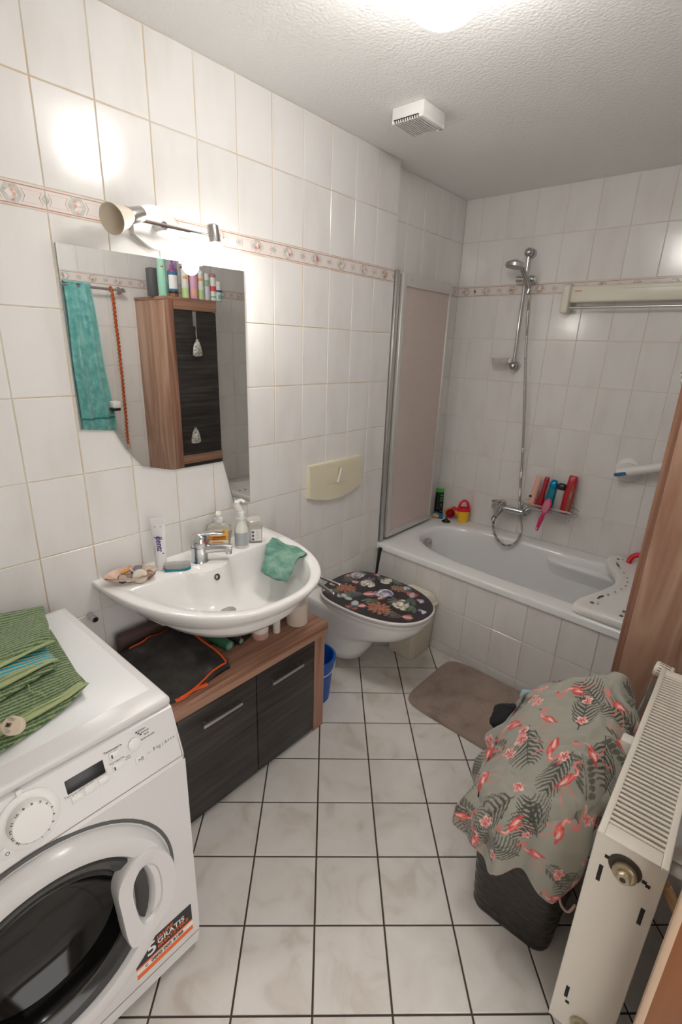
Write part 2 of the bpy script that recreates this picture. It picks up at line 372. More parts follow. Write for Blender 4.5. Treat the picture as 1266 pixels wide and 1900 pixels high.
# ------------------------------------------------------------ vanity: mirror, lamp
b = B(); pm = [(.096, 1.909), (.758, 1.916), (.760, 1.003), (.680, 1.001), (.629, 1.205), (.402, 1.206), (.291, 1.236), (.236, 1.305), (.203, 1.372), (.097, 1.385)]
mr = thing('mirror', 'frameless wall mirror with a stepped lower edge above the washbasin', 'mirror', (.004, .43, 1.4))
b.prism(pm, lambda u, v, w: (w, u, v), .0062, .0065); part('mirror_face', b, MIRROR, mr, smooth=0)
b = B(); b.prism([(y, z) for y, z in pm], lambda u, v, w: (w, u, v), .0, .0062); part('glass_back', b, mat('mirror edge', (.35, .42, .40), .2), mr, smooth=0)
lp = thing('vanity_lamp', 'brushed steel double spotlight above the mirror, right spot lit', 'lamp', (.0, .40, 2.0))
b = B(); n = 20; po = [(.40+.075*1.0*s, z) for s, z in ((-1, 1.955+.01), (-1, 2.035), )]
pl = [(.325, 1.968), (.325, 2.030)]+[(.325+.155*i/12, 2.030+.032*math.sin(PI*i/12)-.006*i/12) for i in range(1, 12)]+[(.480, 2.024), (.480, 1.962)]+[(.480-.155*i/12, 1.962-.032*math.sin(PI*i/12)+.006*i/12) for i in range(1, 12)]
b.prism(pl, lambda u, v, w: (w, u, v), .0, .022); part('wall_plate', b, mat('satin steel plate', (.74, .73, .71), .42, .75), lp)
b = B(); b.tube([(.07, .222, 1.995), (.072, .32, 1.998), (.072, .50, 1.996), (.072, .562, 1.996), (.085, .585, 2.003)], .0055, 10); b.tube([(.07, .565, 1.996), (.088, .59, 2.006)], .0045); b.cyl((.02, .40, 1.997), (.072, .40, 1.997), .012); b.cyl((.07, .215, 1.995), (.07, .236, 1.995), .009)
part('bar', b, CHROME, lp)
def spot(c, d, lit):
    c = Vector(c); d = Vector(d).normalized()
    b = B(); b.lathe([(.018, 0), (.021, .004), (.022, .05), (.02, .055)], c, d, 20); s = part('spot_cap', b, STEEL, lp)
    b = B(); b.lathe([(.018, 0), (.030, .03), (.041, .078 if not lit else .058), (.039, .078 if not lit else .058), (.028, .032), (.014, .004)], c+d*.052, d, 24, capa=False, capb=False)
    if lit:
        m = mat('lit spot glass', (.9, .88, .84), .4, emit=SHADE_EMIT, ecol=(1, .96, .90))
    else: m = mat('cream spot glass', (.80, .72, .60), .35, sss=.2)
    part('glass_shade', b, m, s)
spot((.086, .318, 2.012), (.32, -.80, -.28), False)
spot((.070, .578, 2.030), (.14, .03, -1), True)
ld = bpy.data.lights.new('vanity_bulb', 'POINT'); ld.energy = SPOT_POWER; ld.shadow_soft_size = .03; ld.color = (1, .95, .88)
lo = bpy.data.objects.new('vanity_bulb', ld); COL.objects.link(lo); lo.parent = lp; lo.location = Vector((.085, .581, 1.915))-lp.location

# ceiling globe and vent
gl = thing('ceiling_lamp', 'glowing round white glass globe lamp on the ceiling', 'lamp', (.880, .632, ZC))
b = B(); b.cyl((.880, .632, ZC), (.880, .632, ZC-.02), .07, 32); part('base', b, WPLAS, gl)
b = B(); b.ball((.880, .632, ZC-.088), .104, 1, 1, .90, 0, 32, 20); part('glass_globe', b, mat('lit globe glass', (1, 1, 1), .3, emit=GLOBE_POWER, ecol=(1, .965, .925)), gl, smooth=180)
vf = thing('ceiling_vent', 'square white plastic extractor fan box with slotted cover on the ceiling', 'vent', (.347, 1.352, ZC))
x0, x1, y0, y1, zb = .276, .418, 1.276, 1.43, ZC-.052
b = B(); b.box(x0, x1, y0+.001, y1, zb+.011, ZC, .004); part('housing', b, WPLAS, vf)
b = B(); b.box(x0+.008, x1-.02, y0+.0015, y1-.012, zb+.003, zb+.012); part('dark_slots', b, mat('fan slot shade', (.035, .03, .025), .8), vf)
nb = 11
for i in range(nb):
    y = 0; xx = x0+.010+(x1-x0-.038)*i/(nb-1)
    b = B(); b.box(xx-.0024, xx+.0024, y0+.0, y1-.008, zb-.002, zb+.008, .001, 1); part('louvre', b, WPLAS, vf)
b = B(); b.box(x1-.022, x1-.001, y0, y1, zb-.001, zb+.014, .003); b.box(x0, x0+.008, y0, y1, zb-.001, zb+.014, .003); b.box(x0, x1, y1-.012, y1, zb-.001, zb+.014, .003); part('cover_rim', b, WPLAS, vf)

# ------------------------------------------------------------ washing machine
wm = thing('washing_machine', 'white front loading washing machine with round dark door in the left corner', 'washing machine', (.40, -.353, 0))
WX0, WX1, WY0, WY1 = .085, .740, -.653, -.053
def wfront(z): return .695+(.845-z)*.27 if z > .70 else .738
b = B()
pf = [(WX0, .03), (WX0, .828), (.690, .828), (.7005, .822), (.735, .703), (.740, .690), (.740, .105), (.738, .03)]
b.prism(pf, lambda u, v, w: (u, w, v), WY0, WY1); bmesh.ops.bevel(b.bm, geom=[e for e in b.bm.edges if abs(e.verts[0].co.y-e.verts[1].co.y) < 1e-6], offset=.006, segments=2, affect='EDGES')
b.bm.normal_update(); ff = max((f for f in b.bm.faces if f.normal.x > .9), key=lambda f: f.calc_area()); cs = [v.co.copy() for v in ff.verts]; b.bm.faces.remove(ff)
fy0, fy1, fz0, fz1 = min(c.y for c in cs), max(c.y for c in cs), min(c.z for c in cs), max(c.z for c in cs); FXW = cs[0].x; DCY, DCZ = -.400, .410
ta_ = sorted([2*PI*i/64-PI for i in range(64)]+[math.atan2(z-DCZ, y-DCY) for y in (fy0, fy1) for z in (fz0, fz1)])
def rct(t):
    c, s = math.cos(t), math.sin(t); k = min(v for v in ((fy1-DCY)/c if c > 1e-9 else 9, (fy0-DCY)/c if c < -1e-9 else 9, (fz1-DCZ)/s if s > 1e-9 else 9, (fz0-DCZ)/s if s < -1e-9 else 9)); return (FXW, DCY+c*k, DCZ+s*k)
b.rings([[rct(t) for t in ta_], [(FXW, DCY+.214*math.cos(t), DCZ+.214*math.sin(t)) for t in ta_], [(FXW-.16, DCY+.20*math.cos(t), DCZ+.20*math.sin(t)) for t in ta_]], capa=False)
part('body', b, APPL, wm)
b = B(); b.box(WX0, .698, WY0, WY1, .826, .85, .009, 3); part('top_panel', b, APPL, wm)
b = B(); b.box(WX0+.02, .64, WY0+.02, WY1-.022, .8475, .8508, .002); part('top_inlay', b, mat('cool white top', (.76, .775, .78), .3), wm)
b = B(); b.box(.7355, .7372, WY0+.004, WY1-.004, .6985, .7002); part('seam', b, mat('brown grey seam', (.36, .29, .22), .7), wm); b = B(); b.box(.7375, .7405, WY0+.004, WY1-.004, .0705, .0725); part('plinth_seam', b, mat('brown grey seam', (.36, .29, .22), .7), wm)
for y in (WY0+.05, WY1-.05):
    for x in (WX0+.05, .69): b = B(); b.cyl((x, y, 0), (x, y, .032), .02, 12); part('foot', b, BLACKP, wm)
pn = Vector((.962, 0, .272)); pu = Vector((-.272, 0, .962))           # control panel normal and up
def onpan(y, z, off=0.0): return Vector((wfront(z), y, z))+pn*off
def pframe(y, z, off): return Matrix.Translation(-wm.location) @ frame(onpan(y, z, off), (0, 1, 0), pu)
def pbox(y0, y1, z, h, t0, t1, bev=.001, b=None, mi=0):
    b = b or B(); M = frame(onpan((y0+y1)/2, z), (0, 1, 0), pu); w = (y1-y0)/2
    return b.box(-w, w, -h/2, h/2, t0, t1, bev, 2, mi, M)
b = pbox(-.307, -.228, .779, .031, -.004, .0012, .0018); part('display', b, BLACKP, wm)
for y0, y1, z in ((-.303, -.280, .748), (-.277, -.254, .749), (-.247, -.224, .751), (-.215, -.192, .790), (-.214, -.189, .762), (-.165, -.142, .748)):
    b = pbox(y0, y1, z, .016, -.004, .0026, .002); part('button', b, WPLAS, wm)
b = B(); b.lathe([(.0145, 0), (.0145, .003), (.012, .0045)], onpan(-.158, .788), pn, 24); part('option_dial', b, WPLAS, wm)
b = B(); b.lathe([(.013, 0), (.013, .002), (.011, .003)], onpan(-.425, .728), pn, 20); pb = part('power_button', b, WPLAS, wm)
b = B(); b.lathe([(.056, -.004), (.056, .002), (.052, .004), (.040, .004), (.038, .020), (.034, .024), (.02, .0245)], onpan(-.378, .764), pn, 40); part('programme_dial', b, WPLAS, wm)
b = pbox(-.388, -.378, .823, .010, 0, .004); part('dial_pointer', b, WPLAS, wm)
INK = mat('grey black print', (.03, .03, .035), .5); INKL = mat('grey print', (.18, .17, .17), .5)
for i in range(16):
    a = math.radians(215-22.5*i); c = onpan(-.378, .764, .0212)+Vector((0, 1, 0))*math.cos(a)*.0355+pu*math.sin(a)*.0355
    text('dial_number', str((14, 13, 12, 11, 10, 9, 8, 7, 6, 5, 4, 3, 2, 1, '~', '~')[i]), .0085, INK, wm, Matrix.Translation(-wm.location) @ frame(c+pn*.0012, Vector((0, 1, 0))*math.sin(a)-pu*math.cos(a), Vector((0, 1, 0))*math.cos(a)+pu*math.sin(a)), .0004, bold=True)
for s, y, z, sz, mm in (('Temperatur', -.294, .7605, .0085, INKL), ('Schleudern', -.266, .7625, .0085, INKL), ('Startzeit\nvorwahl', -.237, .7665, .0068, INKL), ('Tastensperre', -.204, .803, .0075, INKL), ('Vorwäsche', -.202, .7745, .0075, INKL), ('>II', -.153, .748, .013, INK),
                        ('Intensiv', -.135, .810, .006, INKL), ('Normal', -.129, .803, .006, INKL), ('Sanft', -.127, .796, .006, INKL), ('Waschintensität', -.128, .788, .006, INKL), ('max.', -.131, .751, .005, INKL), ('8 kg | A+++', -.093, .752, .0115, INK), ('extra\nspülen', -.178, .768, .005, INKL)):
    text('print', s, sz, mm, wm, pframe(y, z, .0028 if s == '>II' else .0004))
for i in range(3):
    b = pbox(-.150+.004*i, -.1455+.004*i, .809-.0045*i, .003, 0, .0005, 0); part('print_mark', b, INK, wm)
for z in (.790, .762):
    b = pbox(-.211, -.208, z-.001, .008, .002, .003, 0); part('indicator', b, INK, wm)
text('power_mark', 'o', .016, INKL, wm, pframe(-.425, .728, .003)); 
# door: raised white ring, dark glass bowl, handle
DC = Vector((.738, -.400, .410)); DX = Vector((1, 0, 0))
b = B(); b.lathe([(.292, .0), (.292, .003), (.284, .004)], DC, DX, 64, capa=False, capb=False); part('door_groove', b, mat('door groove shade', (.10, .10, .10), .5), wm)
dw = B(); dw.lathe([(.279, .0), (.279, .012), (.268, .030), (.245, .036), (.226, .030), (.217, .018), (.214, .0)], DC, DX, 72, capa=False, capb=False); dpart = part('door_ring', dw, APPL, wm)
b = B(); b.lathe([(.218, .014), (.212, .024), (.192, .020), (.176, .004), (.170, .006)], DC, DX, 64, capa=False, capb=False); part('glass_bezel', b, RUBBER, wm)
b = B(); b.lathe([(.174, .006), (.168, -.010), (.160, -.040), (.130, -.065), (.08, -.078), (.0, -.082)], DC, DX, 64, capa=False); part('door_glass', b, mat('dark door glass', (.006, .006, .006), .10), wm)
b = B(); b.tube([DC+Vector((.004, .168*math.cos(t), .168*math.sin(t)-.006)) for t in [PI*1.05+i*PI*.85/24 for i in range(25)]], lambda s: .004*math.sin(PI*min(max(s, .02), .98)), 8); part('glass_fold', b, mat('smoky glass fold', (.06, .055, .045), .12), wm)
hc = [(-.268, .505), (-.200, .553), (-.150, .520), (-.118, .430), (-.132, .330), (-.170, .290), (-.245, .262), (-.258, .300), (-.262, .40)]
ho = [(-.230, .462), (-.200, .505), (-.166, .470), (-.162, .370), (-.184, .330), (-.216, .318), (-.226, .39)]
b = B()
def resamp(p, n=40):
    P = [Vector((*q, 0)) for q in p]+[Vector((*p[0], 0))]; L = [0]
    for a, c in zip(P, P[1:]): L.append(L[-1]+(c-a).length)
    out = []
    for i in range(n):
        d = L[-1]*i/n; k = max(j for j in range(len(L)-1) if L[j] <= d); t = (d-L[k])/(L[k+1]-L[k]); out.append(tuple((P[k].lerp(P[k+1], t))[:2]))
    return out
def smooth2(p, it=2):
    for _ in range(it):
        q = []
        for i in range(len(p)):
            a, c = p[i], p[(i+1) % len(p)]; q += [(a[0]*.75+c[0]*.25, a[1]*.75+c[1]*.25), (a[0]*.25+c[0]*.75, a[1]*.25+c[1]*.75)]
        p = q
    return p
def align(A, Bq):       # rotate the sampling of Bq so that it matches A by angle
    c = (sum(p[0] for p in A)/len(A), sum(p[1] for p in A)/len(A)); 
    def at(poly, th):
        best = None; d = (math.cos(th), math.sin(th))
        for p, q in zip(poly, poly[1:]+poly[:1]):
            e = (q[0]-p[0], q[1]-p[1]); den = d[0]*e[1]-d[1]*e[0]
            if abs(den) < 1e-12: continue
            w = (p[0]-c0[0], p[1]-c0[1]); t = (w[0]*e[1]-w[1]*e[0])/den; s = (w[0]*d[1]-w[1]*d[0])/den
            if t > 0 and -1e-9 <= s <= 1+1e-9 and (best is None or t > best): best = t
        return (c0[0]+d[0]*best, c0[1]+d[1]*best)
    c0 = (sum(p[0] for p in Bq)/len(Bq), sum(p[1] for p in Bq)/len(Bq))
    return [at(A, 2*PI*i/48) for i in range(48)], [at(Bq, 2*PI*i/48) for i in range(48)]
oo, ii = align(smooth2(hc), smooth2(ho))
cen = (-.199, .41)
def sc2(p, k, c): return [(c[0]+(y-c[0])*k, c[1]+(z-c[1])*k) for y, z in p]
b.rings([[(.745, y, z) for y, z in oo], [(.772, y, z) for y, z in oo], [(.778, y, z) for y, z in sc2(oo, .97, cen)], [(.776, y, z) for y, z in sc2(ii, 1.10, cen)], [(.770, y, z) for y, z in ii], [(.746, y, z) for y, z in sc2(ii, .93, cen)]], capa=False, capb=False)
part('door_handle', b, APPL, wm)
b = B(); b.prism(sc2(ii, .98, cen), lambda u, v, w: (w, u, v), .744, .752); part('handle_recess', b, mat('handle recess grey', (.30, .30, .29), .4), wm)
b = B(); b.prism([(-.219, .33), (-.205, .335), (-.203, .445), (-.217, .46)], lambda u, v, w: (w, u, v), .752, .754); part('handle_gap', b, BLACKP, wm)
# sticker: two stripes and lettering
def stick(y0, y1, z0, z1, m, n, off=.0006):
    b = B(); b.box(.7400, .7400+off, y0, y1, z0, z1); return part(n, b, m, wm, smooth=0)
ORA = mat('sticker orange', (.85, .14, .02), .35); SBLK = mat('sticker black', (.018, .017, .02), .35); SWH = mat('sticker white', (.80, .79, .77), .4)
stick(-.236, -.074, .098, .197, SWH, 'sticker'); stick(-.236, -.074, .138, .197, SBLK, 'sticker_field', .0009); stick(-.236, -.074, .132, .138, ORA, 'sticker_stripe', .0009); stick(-.236, -.074, .098, .114, ORA, 'sticker_stripe', .0009)
def ftext(s, y, z, size, m, bold=True): text('lettering', s, size, m, wm, Matrix.Translation(-wm.location) @ frame((.7411, y, z), (0, 1, 0), (0, 0, 1)), .0002, 'LEFT', bold)
ftext('5', -.206, .165, .056, SWH); ftext('JAHRE', -.176, .184, .017, ORA); ftext('GRATIS', -.176, .168, .024, SWH); ftext('ERSATZTEILE', -.176, .151, .0155, ORA)
ftext('0800 000 8188', -.197, .123, .0155, INK); ftext('C', -.214, .123, .012, INK)
for q, z in ((0, .135), (1, .129)): ftext('kostenlose Servicenummer', -.19, z, .0045, SWH if q == 0 else INKL, False)

# green towel and plug on the washer
TOWEL_G = mat('green ribbed terry', (.13, .20, .075), .95, stripes=('X', 27, (.055, .12, .04), (.26, .34, .15)), dist=2.5, sbump=1.0, sheen=.3)
TEAL_R = mat('turquoise ribbed terry', (.0, .30, .38), .95, stripes=('X', 24, (.0, .38, .50), (.42, .40, .24)), dist=1.2, sbump=.6)
HEM = mat('light green hem', (.36, .42, .21), .9, bump=(300, .5, .003))
def sheet(name, m, parent, quad, zf, th=.006, nu=36, nv=30):
    """soft folded cloth layer: bilinear quad of (x,y) corners, height zf(u,v)"""
    def P(u, v, dz):
        a = Vector(quad[0]).lerp(Vector(quad[1]), u); c = Vector(quad[3]).lerp(Vector(quad[2]), u); p = a.lerp(c, v)
        e = min(u, 1-u, v, 1-v); w = .0035*math.sin(9*u+3*v)*math.cos(7*v+2)
        return (p[0]+.004*math.sin(14*v), p[1]+.005*math.sin(11*u), zf(u, v)+dz*min(1, .35+e*14)+w)
    b = B(); b.grid(lambda u, v: P(u, v, th), nu, nv); b2 = B(); b2.grid(lambda u, v: P(u, v, -th*.3), nu, nv); b.add(b2.bm)
    bmesh.ops.remove_doubles(b.bm, verts=b.bm.verts, dist=.0001)
    # close the rim
    ed = [e for e in b.bm.edges if e.is_boundary]; bmesh.ops.bridge_loops(b.bm, edges=ed)
    return part(name, b, m, parent, smooth=80)
tw = thing('towel', 'green ribbed towel with turquoise underside folded on the washing machine', 'towel', (.33, -.30, .852))
sheet('bottom_layer', TOWEL_G, tw, [(.14, -.55), (.205, -.135), (.545, -.175), (.66, -.53)], lambda u, v: .858+.010*max(0, math.sin(3*u+1.2))*v+.016*max(0, (u-.86)/.14)*max(0, v-.75)/.25)
sheet('bottom_hem', HEM, tw, [(.565, -.50), (.528, -.185), (.545, -.172), (.592, -.51)], lambda u, v: .861+.010*max(0, math.sin(3*(1-u)+.2))+.012*max(0, (u-.84)/.16))
sheet('middle_layer', TEAL_R, tw, [(.25, -.52), (.275, -.185), (.395, -.19), (.485, -.53)], lambda u, v: .882+.012*math.sin(2.6*u+.6))
sheet('middle_hem', HEM, tw, [(.452, -.52), (.386, -.192), (.402, -.186), (.478, -.52)], lambda u, v: .884+.012*math.sin(2.6*u+.6)-.004*v)
sheet('under_fold', TOWEL_G, tw, [(.28, -.52), (.30, -.20), (.420, -.196), (.515, -.53)], lambda u, v: .872+.006*math.sin(2.6*u+.6), .005)
sheet('top_layer', TOWEL_G, tw, [(.09, -.54), (.120, -.118), (.345, -.175), (.43, -.54)], lambda u, v: .899+.010*math.sin(2.4*u+.5)+.008*math.sin(5*v+4*u)-.016*max(0, (v-.9)/.1)*.3)
sheet('top_hem', HEM, tw, [(.40, -.54), (.338, -.178), (.350, -.170), (.424, -.54)], lambda u, v: .900+.010*math.sin(2.4*u+.5))
b = B(); b.tube([(.43, -.285, .872), (.45, -.275, .876), (.475, -.28, .874), (.495, -.265, .873), (.515, -.262, .871)], .0011, 6); part('loose_thread', b, HEM, tw)
pg = thing('mains_plug', 'cream mains plug with two pins lying on the towel at the washer front edge', 'plug', (.575, -.365, .872))
pc = Vector((.600, -.352, .900)); pd = Vector((.55, -.45, .70)).normalized()
b = B(); b.lathe([(.012, -.030), (.018, -.024), (.0195, -.004), (.0185, 0), (.0, 0)], pc, pd, 28); part('plug_body', b, mat('yellowed plug cream', (.66, .55, .42), .4), pg)
sd = pd.cross(Vector((.6, .5, -.1))).normalized(); td = pd.cross(sd)
b = B()
for s in (-1, 1): b.cyl(pc+sd*.0115*s, pc+sd*.0115*s+pd*.020, .0032, 12)
part('pin', b, CHROME, pg)
b = B(); b.box(-.0058, .0058, -.0048, .0048, 0, .0008, .0003, 1, 0, frame(pc+td*.006, td, sd)); part('earth_socket', b, mat('socket brown', (.12, .07, .05), .5), pg); b = B(); b.cyl(pc+td*.006, pc+td*.006+pd*.0014, .0024, 12); part('earth_hole', b, BLACKP, pg)
b = B(); b.tube([pc-pd*.016, pc-pd*.016+Vector((-.03, -.045, -.002)), (.545, -.45, .895), (.53, -.52, .893)], .008, 10); part('cable_boot', b, mat('yellowed plug cream', (.66, .55, .42), .4), pg)

# ------------------------------------------------------------ sink cabinet
sk = thing('sink_cabinet', 'low walnut and black two-door vanity cabinet under the washbasin', 'cabinet', (.2, .46, 0))
CX, CY0, CY1 = .400, .095, .832
b = B(); b.box(.0, CX+.012, CY0-.008, CY1+.006, .489, .545, .002)
b.bm.faces.ensure_lookup_table(); part('top', b, WALNUT_T, sk)
b = B(); b.prism([(.24+.034*math.cos(t)*1.0, .485+.07*math.sin(t)) for t in [2*PI*i/20 for i in range(20)]], lambda u, v, w: (u, v, w), .5450, .5457); part('pipe_cutout', b, mat('cut-out shade', (.05, .035, .03), .8), sk)
for y0, y1 in ((CY0, CY0+.018), (CY1-.062, CY1)):
    b = B(); b.box(.005, CX, y0, y1, 0, .489, .0015); part('side_panel', b, WALNUT_V, sk)
b = B(); b.box(.005, CX-.02, CY0+.018, CY1-.062, .0, .489); part('carcass', b, mat('cabinet inside', (.02, .018, .016), .7), sk)
for y0, y1, hy0, hy1 in ((CY0+.022, .446, .198, .364), (.450, CY1-.066, .509, .679)):
    b = B(); b.box(CX-.018, CX+.002, y0, y1, .018, .484, .0015); d = part('door', b, BLACKWOOD, sk)
    b = B(); b.box(CX+.018, CX+.028, hy0, hy1, .411, .424, .002); b.box(CX+.002, CX+.02, hy0+.005, hy0+.018, .413, .422); b.box(CX+.002, CX+.02, hy1-.018, hy1-.005, .413, .422); part('handle', b, STEEL, d)

# ------------------------------------------------------------ washbasin with tap
bs = thing('washbasin', 'white porcelain half-round washbasin mounted on the left wall', 'washbasin', (.0, .45, .75))
ZB = .865
def bo(t, sx=1, sy=1, inset=0):          # basin rim outline; t from -90 deg to 90 deg is the curved front, rest the straight back
    c, s = math.cos(t), math.sin(t)
    n = 2.35; a, w = .585, .388
    r = (abs(max(c, 0)/a)**n+abs(s/w)**n)**(-1/n) if c > 0 else None
    return r
NB = 72
def bring(k, z, x0=0.0, ky=None, dx=0.0):
    ky = ky or k; pts = []
    for i in range(NB+1):
        t = -PI/2+PI*i/NB; c, s = math.cos(t), math.sin(t); r = (abs(max(c, 1e-9)/.585)**2.35+abs(s/.388)**2.35)**(-1/2.35)
        pts.append((max(x0, x0+(r*c)*k+dx), .455+r*s*ky, z))
    for i in range(1, 24):
        y = .455+.388*ky*(1-2*i/24); pts.append((x0, y, z))
    return pts
def binner(k, z):                        # bowl outline, its back edge along the tap ledge with a nose at the tap
    pts = []
    for i in range(NB+1):
        t = -PI/2+PI*i/NB; c, s = math.cos(t), math.sin(t); r = (abs(max(c, 1e-9)/.585)**2.35+abs(s/.388)**2.35)**(-1/2.35)
        y = .455+r*s*.86*(.35+.65*k); x = r*c*.948
        ledge = .155+.055*math.exp(-((y-.425)/.085)**4)
        x = max(x, ledge); cx = .34; pts.append((cx+(x-cx)*k, y, z))
    for i in range(1, 24):
        y0 = .455+.388*.86*(1-2*i/24)*(.35+.65*k); y = y0
        ledge = .155+.055*math.exp(-((y-.425)/.085)**4); pts.append((.34+(ledge-.34)*k, y, z))
    return pts
b = B(); b.rings([bring(.36, .683, .02, .40), bring(.58, .706, .0, .58), bring(.78, .745, .0, .76), bring(.905, .790, .0, .885), bring(.975, .830, .0, .965), bring(.996, .850), bring(.999, .857), bring(.995, .8625), bring(.985, ZB), binner(1.018, ZB), binner(1.0, ZB-.005), binner(.955, ZB-.04), binner(.86, ZB-.10), binner(.66, ZB-.138), binner(.2, ZB-.150), binner(.03, ZB-.152)])
part('bowl', b, PORCELAIN, bs, smooth=70)
b = B(); b.lathe([(.010, 0), (.012, .003), (.0075, .0035), (.006, -.004)], (.2165, .425, ZB-.033), (1, 0, .35), 20, capa=False); part('overflow_ring', b, mat('bronze ring', (.10, .06, .04), .3, .6), bs)
b = B(); b.lathe([(.030, 0), (.030, .004), (.022, .006), (.0, .0055)], (.285, .418, ZB-.1465), (0, 0, 1), 24); part('drain', b, STEEL, bs)
b = B(); b.tube([(.25, .48, .70), (.25, .48, .60), (.25, .48, .546)], .019, 14); b.cyl((.25, .48, .63), (.25, .48, .665), .026); part('drain_trap', b, CHROME, bs)
fc = thing('mixer_tap', 'chrome single-lever mixer tap on the washbasin ledge', 'tap', (.112, .425, ZB))
c = Vector((.112, .425, ZB)); sd = Vector((.62, .78, 0)).normalized()
b = B(); b.lathe([(.033, 0), (.0305, .008), (.0305, .052), (.032, .060)], c, (0, 0, 1), 28); part('tap_body', b, CHROME, fc)
b = B(); b.tube([c+Vector((0, 0, .040)), c+sd*.03+Vector((0, 0, .050)), c+sd*.075+Vector((0, 0, .052)), c+sd*.118+Vector((0, 0, .047))], lambda s: .022-.006*s, 16); b.cyl(c+sd*.108+Vector((0, 0, .049)), c+sd*.108+Vector((0, 0, .026)), .0125, 16); part('spout', b, CHROME, fc)
b = B(); b.lathe([(.031, .0), (.034, .012), (.0335, .026), (.028, .042), (.016, .052), (.0, .055)], c+Vector((0, 0, .060)), Vector((.10, .12, 1)), 32)
sw = Vector((-sd.y, sd.x, 0)); lv = []
for d, w, h, t in ((-.012, .020, .108, .010), (.02, .021, .116, .010), (.055, .017, .119, .008), (.085, .013, .117, .006), (.098, .008, .114, .004)):
    lv.append([c+sd*d+sw*(w*math.cos(q))+Vector((0, 0, h-.006+t*math.sin(q)*.6)) for q in [2*PI*i/16 for i in range(16)]])
b.rings(lv); part('lever', b, CHROME, fc)
b = B(); b.cyl(c+Vector((.79, .10, 0)).normalized()*.030+Vector((0, 0, .082)), c+Vector((.79, .10, 0)).normalized()*.0365+Vector((0, 0, .082)), .0055, 14); part('hot_dot', b, mat('red dot', (.6, .01, .015), .3), fc)

# ------------------------------------------------------------ generic bottles
def bottle(name, label, cat, loc, prof, body, cap=None, capprof=None, lab=None, labz=None, txt=None, rot=(0, 0, 0), sx=1, sy=1, group=None, face=0.0, tsize=.014, tm=None, seg=28):
    """upright container: lathe body, cap child, label child wrapped round the front, short print"""
    o = thing(name, label, cat, loc, rot, group)
    b = B(); b.lathe(prof, (0, 0, 0), (0, 0, 1), seg, 0, sx, sy); part('body', b, body, o, True)
    if cap: b = B(); b.lathe(capprof, (0, 0, 0), (0, 0, 1), seg, 0, sx, sy); part('cap', b, cap, o, True)
    def rad(z):
        for (r0, z0), (r1, z1) in zip(prof, prof[1:]):
            if z0 <= z <= z1 and z1 > z0: return r0+(r1-r0)*(z-z0)/(z1-z0)
        return prof[0][0]
    if lab:
        for k, (z0, z1, m, half) in enumerate(lab):
            b = B(); nz = 8
            b.grid(lambda u, v: (sx*(rad(z0+(z1-z0)*v)+.0004+.0002*k)*math.cos(face+(u*2-1)*half), sy*(rad(z0+(z1-z0)*v)+.0004+.0002*k)*math.sin(face+(u*2-1)*half), z0+(z1-z0)*v), 14, nz)
            part('label', b, m, o, True, 180, recalc=False)
    if txt:
        for s, z, sz, m in txt:
            r = rad(z)+.0012; d = Vector((math.cos(face), math.sin(face), 0)); text('print', s, sz, m, o, frame((sx*r*d.x, sy*r*d.y, z), (-d.y, d.x, 0), (0, 0, 1)), .0002, bold=True)
    return o
CAMA = math.radians(-35)                # labels face the room
def mc(n, c, r=.35, **k): return mat(n, c, r, **k)
# on the basin ledge
sh = thing('shell_dish', 'pink scallop shell dish holding make-up on the left end of the washbasin', 'dish', (.092, .175, ZB))
def shell(u, v, dz):
    t = 2*PI*u; rr = v; rib = 1+.03*v*abs(math.sin(11*t)); flut = .0022*v*v*math.sin(22*t)
    x = .066*rr*math.cos(t)*rib; y = .072*rr*math.sin(t)*rib; hinge = max(0, -math.sin(t))**8*.022*v
    return (.092+x*.8+y*.25, .172+y-hinge, ZB+.004+dz+.030*v**2.6+flut)
b = B(); b.grid(lambda u, v: shell(u, max(v, .01), .0), 72, 12); b.grid(lambda u, v: shell(u, max(v, .01)*.985, -.003), 72, 12)
part('shell', b, mat('shell pink', (.70, .50, .40), .45, var=(14, [(.35, (.58, .34, .27)), (.5, (.72, .52, .41)), (.7, (.78, .66, .54))], (1, 1, 1), None, False)), sh, smooth=50)
def disc(name, label, cat, c, d, r, h, m, m2, gr=None):
    o = thing(name, label, cat, c, group=gr); b = B(); b.lathe([(r, 0), (r, h), (r*.92, h+.001)], c, d, 24); part('case', b, m, o)
    b = B(); b.lathe([(r*.82, 0), (r*.8, .0012), (r*.6, .002), (.0, .0016)], Vector(c)+Vector(d).normalized()*(h+.001), d, 24); part('lid_centre', b, m2, o); return o
disc('powder_jar', 'small round clear-lidded cream jar at the front of the shell dish', 'jar', (.120, .182, ZB+.020), (.70, -.52, .65), .0245, .012, mc('clear cream lid', (.62, .58, .52), .15), mc('cream inside', (.70, .66, .58), .3))
disc('eye_shadow', 'black round compact with beige powder at the left of the shell dish', 'make-up', (.093, .133, ZB+.018), (.55, -.25, .8), .017, .006, BLACKP, mc('beige powder', (.45, .36, .30), .6))
disc('eye_shadow', 'dark grey round compact between the black compact and the clear jar', 'make-up', (.100, .152, ZB+.017), (.7, -.2, .65), .016, .006, mc('dark grey case', (.07, .065, .075), .3), mc('mauve powder', (.20, .16, .18), .6))
b = B(); b.box(-.020, .020, -.015, .015, 0, .006, .002); single('make_up_palette', 'grey blue square palette at the back of the shell dish', 'make-up', b, mc('palette grey blue', (.20, .21, .27), .25), (.072, .196, ZB+.026), (.5, -.35, .3), world=False)
b = B(); b.box(-.006, .006, -.016, .016, 0, .010, .003); single('lip_stick', 'amber yellow lip balm stick in the shell dish', 'make-up', b, mc('amber', (.62, .27, .02), .3), (.070, .155, ZB+.026), (.1, .1, .2), world=False)
